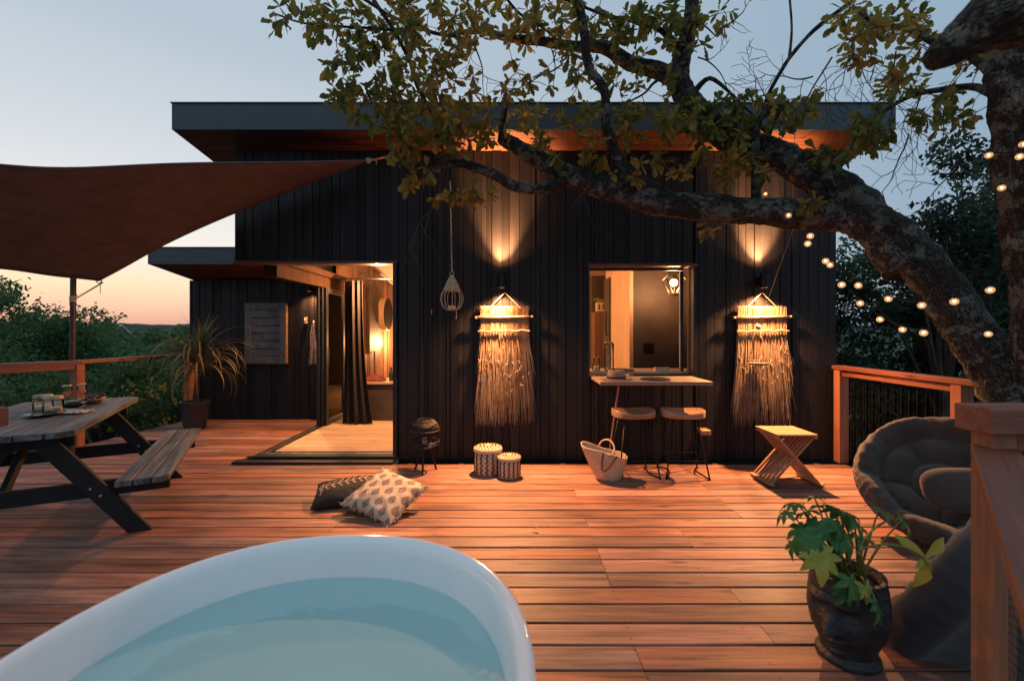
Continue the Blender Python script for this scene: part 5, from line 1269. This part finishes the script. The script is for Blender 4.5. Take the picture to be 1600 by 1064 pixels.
CL=[ # centre px, py, depth, rx, ry, depth spread, whorls
 (470,30,3.45,50,35,.25,16),(540,55,3.5,55,60,.3,26),(600,60,3.55,55,70,.35,30),(545,120,3.5,35,45,.25,18),(560,170,3.6,40,40,.2,12),(660,60,3.7,60,70,.35,34),(640,140,3.7,55,50,.3,26),(700,130,3.8,45,60,.3,22),(700,40,3.8,60,50,.3,22),
 (650,190,3.8,60,40,.3,24),(610,190,3.75,35,40,.3,12),(660,240,3.85,50,30,.25,16),(710,190,3.85,45,40,.3,16),(640,290,3.9,30,14,.2,4),(740,295,3.9,35,16,.2,8),(690,310,3.9,25,12,.2,4),(770,25,4.0,50,35,.3,12),(720,205,3.9,60,40,.3,14),
 (800,170,4.0,60,50,.3,16),(850,120,4.0,55,60,.3,16),(860,40,3.95,60,40,.35,22),(930,40,4.0,60,45,.35,24),(1000,50,4.1,60,45,.35,24),(1060,30,4.1,40,45,.3,16),(940,110,4.1,60,40,.3,14),(1010,125,4.1,50,25,.25,8),(1075,70,4.1,25,40,.2,8),
 (930,195,4.0,55,35,.25,16),(880,215,4.0,50,30,.25,10),(1010,190,4.0,55,40,.3,16),(1070,180,4.0,60,40,.3,24),(1130,190,4.0,60,40,.3,26),(1190,185,3.95,50,40,.3,20),(1240,180,3.9,40,35,.25,12),(1100,250,3.95,70,25,.25,14),(1160,260,3.9,50,25,.25,10),(905,250,4.0,40,15,.2,6),
 (1010,265,3.95,60,25,.2,8),(1110,362,3.95,14,8,.05,2),(1345,45,3.45,40,40,.25,18),(1390,25,3.3,50,35,.25,16),(1350,95,3.45,30,15,.15,6),(1430,60,3.2,40,40,.25,14),(1410,130,3.4,40,25,.25,14),(1500,160,3.0,40,25,.2,12),(1460,190,3.2,45,20,.2,10),
 (1370,200,3.6,35,25,.2,12),(1295,235,3.7,30,22,.2,10),(1350,225,3.65,25,20,.2,8),(1275,320,3.75,28,12,.15,9),(1520,90,2.9,25,30,.2,8),(1560,20,2.9,40,30,.3,6),(780,60,4.1,60,40,.3,8),(1130,20,4.1,20,25,.2,4)]
whorls=[]
for (x,y,Y,rx,ry,dy,k) in CL:
    for _ in range(max(2,int(k*1.0))):
        a=random.uniform(0,6.283); r=math.sqrt(random.random()); YY=Y+random.gauss(0,dy*.6)
        whorls.append(PX(x+rx*r*math.cos(a),y+ry*r*math.sin(a),max(YY,2.2))-OB)
for _ in range(70):     # crown above the picture, for other viewpoints
    whorls.append(PX(random.uniform(480,1500),random.uniform(-160,-20),random.uniform(3.2,4.2))-OB)
tw=MB(); trans=[]
npa=np.array([tuple(p) for p in NP])
wd=[(min(((npa-np.array(w_))**2).sum(1)),i) for i,w_ in enumerate(whorls)]; wd.sort()
for _,i in wd:
    w_=whorls[i]; d2=((npa-np.array(w_))**2).sum(1); j_=int(d2.argmin()); a=Vector(npa[j_]); dist=(w_-a).length
    nseg=max(2,int(dist/.09)); pts=[a.lerp(w_,s/nseg)+Vector((noise.noise(a.lerp(w_,s/nseg)*5)*.05,noise.noise(a.lerp(w_,s/nseg)*5+Vector((7,0,0)))*.05,.06*math.sin(math.pi*s/nseg)*dist)) for s in range(nseg+1)]
    pts[0]=a; tw.tube(pts,[.0025+.005*min(1,dist)*(1-s/nseg) for s in range(nseg+1)],4,cap=False)
    npa=np.vstack([npa,np.array([tuple(p) for p in pts[1:]])])
    dr_=(pts[-1]-pts[-2]).normalized(); 
    for L_k in range(random.choice((5,6,7,8,9))):
        back=random.random()*.10*(1 if L_k>4 else .2); base_=w_-dr_*back
        a_=random.uniform(0,6.283); _,uu,vv=frame_of(dr_); out=(dr_*random.uniform(.1,.9)+uu*math.cos(a_)+vv*math.sin(a_)+Vector((0,0,-.25))).normalized()
        size=random.uniform(.062,.142)*min(1.0,((w_.y+OB.y)/4.0)**1.2); nn=(Vector((random.gauss(0,.6),random.gauss(0,.6),1))); side=nn.cross(out).normalized(); nn=out.cross(side).normalized()
        trans.append((base_,out,side,nn,size))
tag(tw.build('twigs',M['twig'],oak),kind='stuff')
# the 300 leaves that show largest are objects, the rest one mesh
camp=Vector((0,0,CAMH)); 
def showsize(tr):
    p=tr[0]+OB; 
    if p.y<.5: return 0
    sx=800+F*p.x/p.y; sy=515-F*(p.z-CAMH)/p.y
    return (tr[4]/p.y*(.5+.5*abs(tr[3].y))) if (0<sx<1600 and 0<sy<1064) else 0
trans.sort(key=showsize,reverse=True)
for (p,a,b,c,s) in trans[:300]:
    o=bpy.data.objects.new('leaf',leafmesh); COL.objects.link(o); o.parent=oak
    Mx=Matrix(((a.x*s,b.x*s,c.x*s),(a.y*s,b.y*s,c.y*s),(a.z*s,b.z*s,c.z*s))).to_4x4(); Mx.translation=p; o.matrix_basis=Mx
lm=MB(); nl=len(LV)
for (p,a,b,c,s) in trans[300:]:
    k=len(lm.v); cv=random.uniform(.3,1.8)
    lm.v += [tuple(p+a*(x*s)+b*(y*s)+c*(z*s*cv)) for x,y,z in LV]; lm.f += [tuple(k+i for i in q) for q in LF]
tag(lm.build('leaves',M['oak'],oak),kind='stuff')

# ------------------------------------------------------------------ string lights
sl=thing('string_lights','string of small round glowing bulbs looping under the oak boughs','string lights',tuple(PX(1300,400,3.9)))
SO=Vector(sl.location); cab=MB()
strands=[[(1196,300,3.8),(1232,335,3.8),(1262,374,3.85),(1293,406,3.9),(1315,441,3.95),(1344,469,4.0),(1375,494,4.0),(1410,510,3.6),(1443,515,3.1),(1500,505,2.95),(1544,517,2.85),(1600,480,2.8)],
         [(1266,362,3.6),(1290,403,3.65),(1341,441,3.7),(1388,462,3.5),(1440,472,3.0),(1491,466,2.9),(1547,448,2.85),(1600,420,2.8)],
         [(1500,262,3.4),(1565,288,2.75),(1600,270,2.6)],[(1545,238,2.65),(1593,239,2.6),(1598,220,2.6)]]
for s in strands:
    pts=[PX(*p)-SO for p in s]; out=[]
    for a,b in zip(pts,pts[1:]):
        for i in range(6): t_=i/6; out.append(a.lerp(b,t_)+Vector((0,0,-.02*4*t_*(1-t_)*(b-a).length)))
    out.append(pts[-1]); cab.tube(out,.0032,4)
tag(cab.build('cable',M['metal'],sl),kind='stuff') if False else cab.build('cable',M['metal'],sl)
bulbs=[(1196,302,3.8,.6),(1232,335,3.8,.9),(1262,379,3.85,1),(1266,367,3.6,1),(1297,412,3.9,1),(1290,406,3.65,1),(1315,443,3.95,1.05),(1341,444,3.7,1.05),(1344,472,4.0,1),(1388,465,3.6,1.05),(1375,497,4.0,1),(1410,513,3.6,1),(1440,475,3.0,1.1),(1443,518,3.1,1.1),(1491,469,2.9,1.15),(1547,451,2.85,1.15),(1544,520,2.85,1),(1565,292,2.75,1),(1545,241,2.65,1),(1593,243,2.6,1.05),(1598,224,2.6,1)]
bm1=MB().ball((0,0,-.012),.030,14,10,sz=.92).mesh('bulb',M['bulb'],True); bm3=MB().ball((0,0,-.010),.011,8,6).mesh('filament',M['bulb_core'],True); bm2=MB().lathe([(.012,.014),(.013,.034),(.001,.036)],10).mesh('socket',M['metal'])
for (x,y,Y,s) in bulbs:
    o=bpy.data.objects.new('bulb',bm1); COL.objects.link(o); o.parent=sl; o.location=PX(x,y,Y)-SO; s*=Y/4.2; o.scale=(s,s,s)
    q=bpy.data.objects.new('filament',bm3); COL.objects.link(q); q.parent=o
    q=bpy.data.objects.new('socket',bm2); COL.objects.link(q); q.parent=o
M['bulb2']=M['bulb']
# ------------------------------------------------------------------ hanging dish before the right wall hanging
t=thing('hanging_dish','shallow metal dish hung on thin cords in front of the right wall hanging','hanging dish',tuple(PX(1186,568,5.24)))
MB().lathe([(.001,-.018),(.09,-.016),(.135,.002),(.14,.008),(.13,.006),(.001,-.010)],24,sy=.8).build('dish',plain('verdigris_dish',(.025,.027,.02),.8),t,smooth=True)
q=MB()
for sx in (-.13,.13): q.tube([(sx,0,.004),(-.01,-.0,.42)],.0025,4)
q.tube([(-.01,0,.42),(-.02,-.7,1.45)],.003,4); q.ball((-.01,0,.42),.03,8,6); q.build('cord',M['rope'],t)

# ------------------------------------------------------------------ hedges, bushes and trees beyond the deck
def crown_tree(name,label,cat,x,y,zb,h,rx,ry,nl,leaf,mt,group=None,trunk=.12,clumps=26,low=.15,seed=0,shape=1.0):
    rd=np.random.RandomState(seed+17); t=thing(name,label,cat,(x,y,zb),group=group)
    q=MB(); top=h*.8
    q.tube([(0,0,0),(trunk*.4,0,h*.3),(-trunk*.3,trunk*.3,h*.6),(0,0,h*.85)],[trunk,trunk*.8,trunk*.5,trunk*.15],8)
    cen=[]
    for i in range(clumps):
        a=rd.uniform(0,6.283); f=rd.uniform(low,1); rr=math.sqrt(rd.uniform(.05,1))*math.sin(math.pi*min(max((f-low)/(1-low)*.80+.16,0),1))**.6
        c=Vector((rx*rr*math.cos(a),ry*rr*math.sin(a),h*f)); cen.append((c,rd.uniform(.16,.34)*min(rx,h*.5)*shape))
        q.tube([Vector((0,0,h*max(.1,f*.6-.1))),Vector((c.x*.5,c.y*.5,h*(f*.85))),c],[trunk*.3,trunk*.16,.008],5)
    q.build('trunk',M['twig'],t,smooth=True)
    per=nl//clumps; V=[]; 
    for c,r in cen:
        d=rd.normal(size=(per,3)); d/=np.linalg.norm(d,axis=1)[:,None]; rad=r*rd.uniform(.25,1.0,per)**.5*(1+.35*rd.normal(size=per)*.6)
        P=np.array(c)+d*rad[:,None]*np.array((1.15,1.15,.8))
        a=rd.normal(size=(per,3)); a/=np.linalg.norm(a,axis=1)[:,None]; b=rd.normal(size=(per,3)); b-=a*(a*b).sum(1)[:,None]; b/=np.linalg.norm(b,axis=1)[:,None]
        s=leaf*rd.uniform(.6,1.35,per)[:,None]
        q4=np.stack([P-a*s,P+b*s*.48,P+a*s,P-b*s*.48],1); V.append(q4)
    V=np.concatenate(V).reshape(-1,3); n=len(V)//4
    me=bpy.data.meshes.new('foliage'); me.vertices.add(len(V)); me.vertices.foreach_set('co',V.ravel()); me.loops.add(n*4); me.loops.foreach_set('vertex_index',np.arange(n*4)); me.polygons.add(n); me.polygons.foreach_set('loop_start',np.arange(n)*4); me.polygons.foreach_set('loop_total',np.full(n,4)); me.update(); me.validate()
    me.materials.append(M[mt]); o=bpy.data.objects.new('foliage',me); COL.objects.link(o); o.parent=t; tag(o,kind='stuff')
    return t
gh=ground_h
def tr(name,label,cat,x,y,h,rx,nl,leaf,mt,**k): 
    z=gh(x,y)-.1; return crown_tree(name,label,cat,x,y,z,h,rx,k.pop('ry',rx),nl,leaf,mt,**k)
G1='bushes beyond the left railing'
tr('bush','dense bush directly behind the left railing, behind the wine glasses','bush',-6.9,7.6,2.55,1.25,16000,.035,'bgleaf',group=G1,seed=1,low=.05)
tr('bush','rounded bush between the sail pole and the potted dracaena','bush',-6.4,9.0,2.5,1.3,15000,.035,'bgleaf',group=G1,seed=2,low=.05)
tr('bush','bush at the far left edge behind the picnic table','bush',-8.6,6.6,2.9,1.4,17000,.035,'bgleaf',group=G1,seed=3,low=.05)
tr('tree','tree rising at the left edge under the sail','tree',-11.2,9.6,5.0,1.75,15000,.05,'bgleaf',seed=4,low=.15,clumps=30)
tr('bush','tall bush rising behind the sail pole against the sunset','bush',-10.4,11.0,3.65,1.7,15000,.05,'bgleaf',group=G1,seed=5,low=.1)
tr('bush','low bush in front of the far hills, left of the wing','bush',-8.2,12.2,3.0,1.6,13000,.05,'bgleaf',group=G1,seed=6,low=.05)
tr('bush','flowering broom bush with yellow sprigs behind the wire mesh','bush',-5.75,8.55,2.0,.75,8000,.03,'bgleaf',seed=7,low=.02)
fb=MB(); 
for i in range(420):
    a=random.gauss(-6.1,.55); b=random.uniform(7.2,8.6); c=random.uniform(-.9,.75); 
    if a>-5.62 and b<8: continue
    fb.obox((a,b,c),(1,0,0),(0,1,0),(0,0,1),random.uniform(.02,.05),random.uniform(.02,.04),random.uniform(.02,.05))
t=thing('flower_sprigs','small yellow flower sprigs low behind the wire mesh left of the dracaena','flowers',(0,0,0)); tag(fb.build('petals',M['flower'],t),kind='stuff')
for i,(x,y,h,rx) in enumerate(((-14,16,3.4,2.4),(-11,17,3.4,2.3),(-17,20,4.4,3),(-13,23,4.3,3),(-20,14,4.8,2.6),(-16,30,5.6,3.8),(-24,27,6.2,4),(-21,40,7.2,5),(-30,36,7.5,5),(-34,52,8.5,6),(-46,60,9,7),(-26,58,8.0,6),(-58,48,9,7))):
    labs=['low tree right of the sail pole, before the hills','low tree seen between pole and wing','broad tree behind the left bushes','mid-distance tree on the slope under the sunset','tree far left beyond the picnic table','tree on the slope behind the bush row','taller tree far behind the left bushes','distant tree on the valley floor','distant broad tree left in the valley','far small tree below the ridge','far wooded clump left below the ridge','far tree below the hills, right of the pole','farthest tree at the left valley edge']
    tr('tree',labs[i],'tree',x,y,h,rx,7000,.09+.0035*y,'bgleaf',group='trees in the valley on the left',seed=20+i,low=.1)
G2='trees behind the right railing'
for i,(x,y,h,rx,nl,lf,mt,lab) in enumerate((
  (5.9,6.2,4.6,1.5,18000,.04,'bgdark','dark tree right behind the cabin corner and railing'),
  (8.2,7.2,4.7,1.9,18000,.045,'bgdark','dark tree between the oak bough and the second trunk'),
  (11.2,8.6,5.3,2.2,17000,.05,'bgleaf','greener tree at the right edge, behind the second trunk'),
  (6.4,4.6,2.6,1.2,12000,.035,'bgdark','dark bush close behind the right railing mesh'),
  (8.4,5.0,2.9,1.4,12000,.035,'bgdark','dark bush behind the far lounge chair'),
  (10.6,4.6,3.2,1.6,9000,.045,'bgdark','dark bush at the right beyond the trunk foot'),
  (7.4,11,5.4,2.3,14000,.055,'bgdark','tree farther back right of the cabin'),
  (5.6,8.2,4.4,1.6,16000,.045,'bgdark','dark tree hard against the cabin side wall'),
  (9.6,10.4,5.2,2.3,16000,.055,'bgdark','broad dark tree filling the gap behind the oak bough'),
  (12.8,12,6.4,2.8,16000,.06,'bgleaf','tall tree farthest back at the right edge'),
  (7.2,6.0,3.2,1.4,14000,.04,'bgdark','dark bush behind the oak trunk and railing'))):
    tr('tree' if h>3.5 else 'bush',lab,'tree' if h>3.5 else 'bush',x,y,h,rx,nl,lf,mt,group=G2,seed=50+i,low=.05)
# the loose young oak rising over the roof corner
t=crown_tree('tree','loose leafy tree rising against the sky right of the cabin roof','tree',6.9,6.9,-1.6,6.0,2.0,1.5,9000,.05,'bgdark',seed=71,low=.55,clumps=34,trunk=.09,shape=.72)
(thing('far_barn','small far building with a pale sloping roof in the valley','building',(-48,52,-4.6)))
fb_=bpy.data.objects['far_barn']; M['paleroof']=plain('pale_roof',(.5,.5,.5),.6)
MB().box(-3,3,-2,2,0,4.8).build('wall',M['cream'],fb_); MB().prism([(-3.4,-2.3,4.81),(3.4,-2.3,4.81),(3.4,0,6.6),(-3.4,0,6.6)],(0,.1,.12),1).build('roof',M['paleroof'],fb_)
MB().prism([(-3.4,2.3,4.81),(3.4,2.3,4.81),(3.4,.01,6.6),(-3.4,.01,6.6)],(0,.1,.12),1).build('roof',M['paleroof'],fb_)

fl=thing('fallen_leaf','small curled dark leaf lying alone on the deck between the tub and the stools','leaf',tuple(PX(828,829,3.50)[:2])+(.006,)); 
m=MB(); m.v=[(x*.06,y*.06,.012+z*.05+.02*x*x) for x,y,z in LV]; m.f=[tuple(q) for q in LF]; m.build('blade',M['leather'],fl)
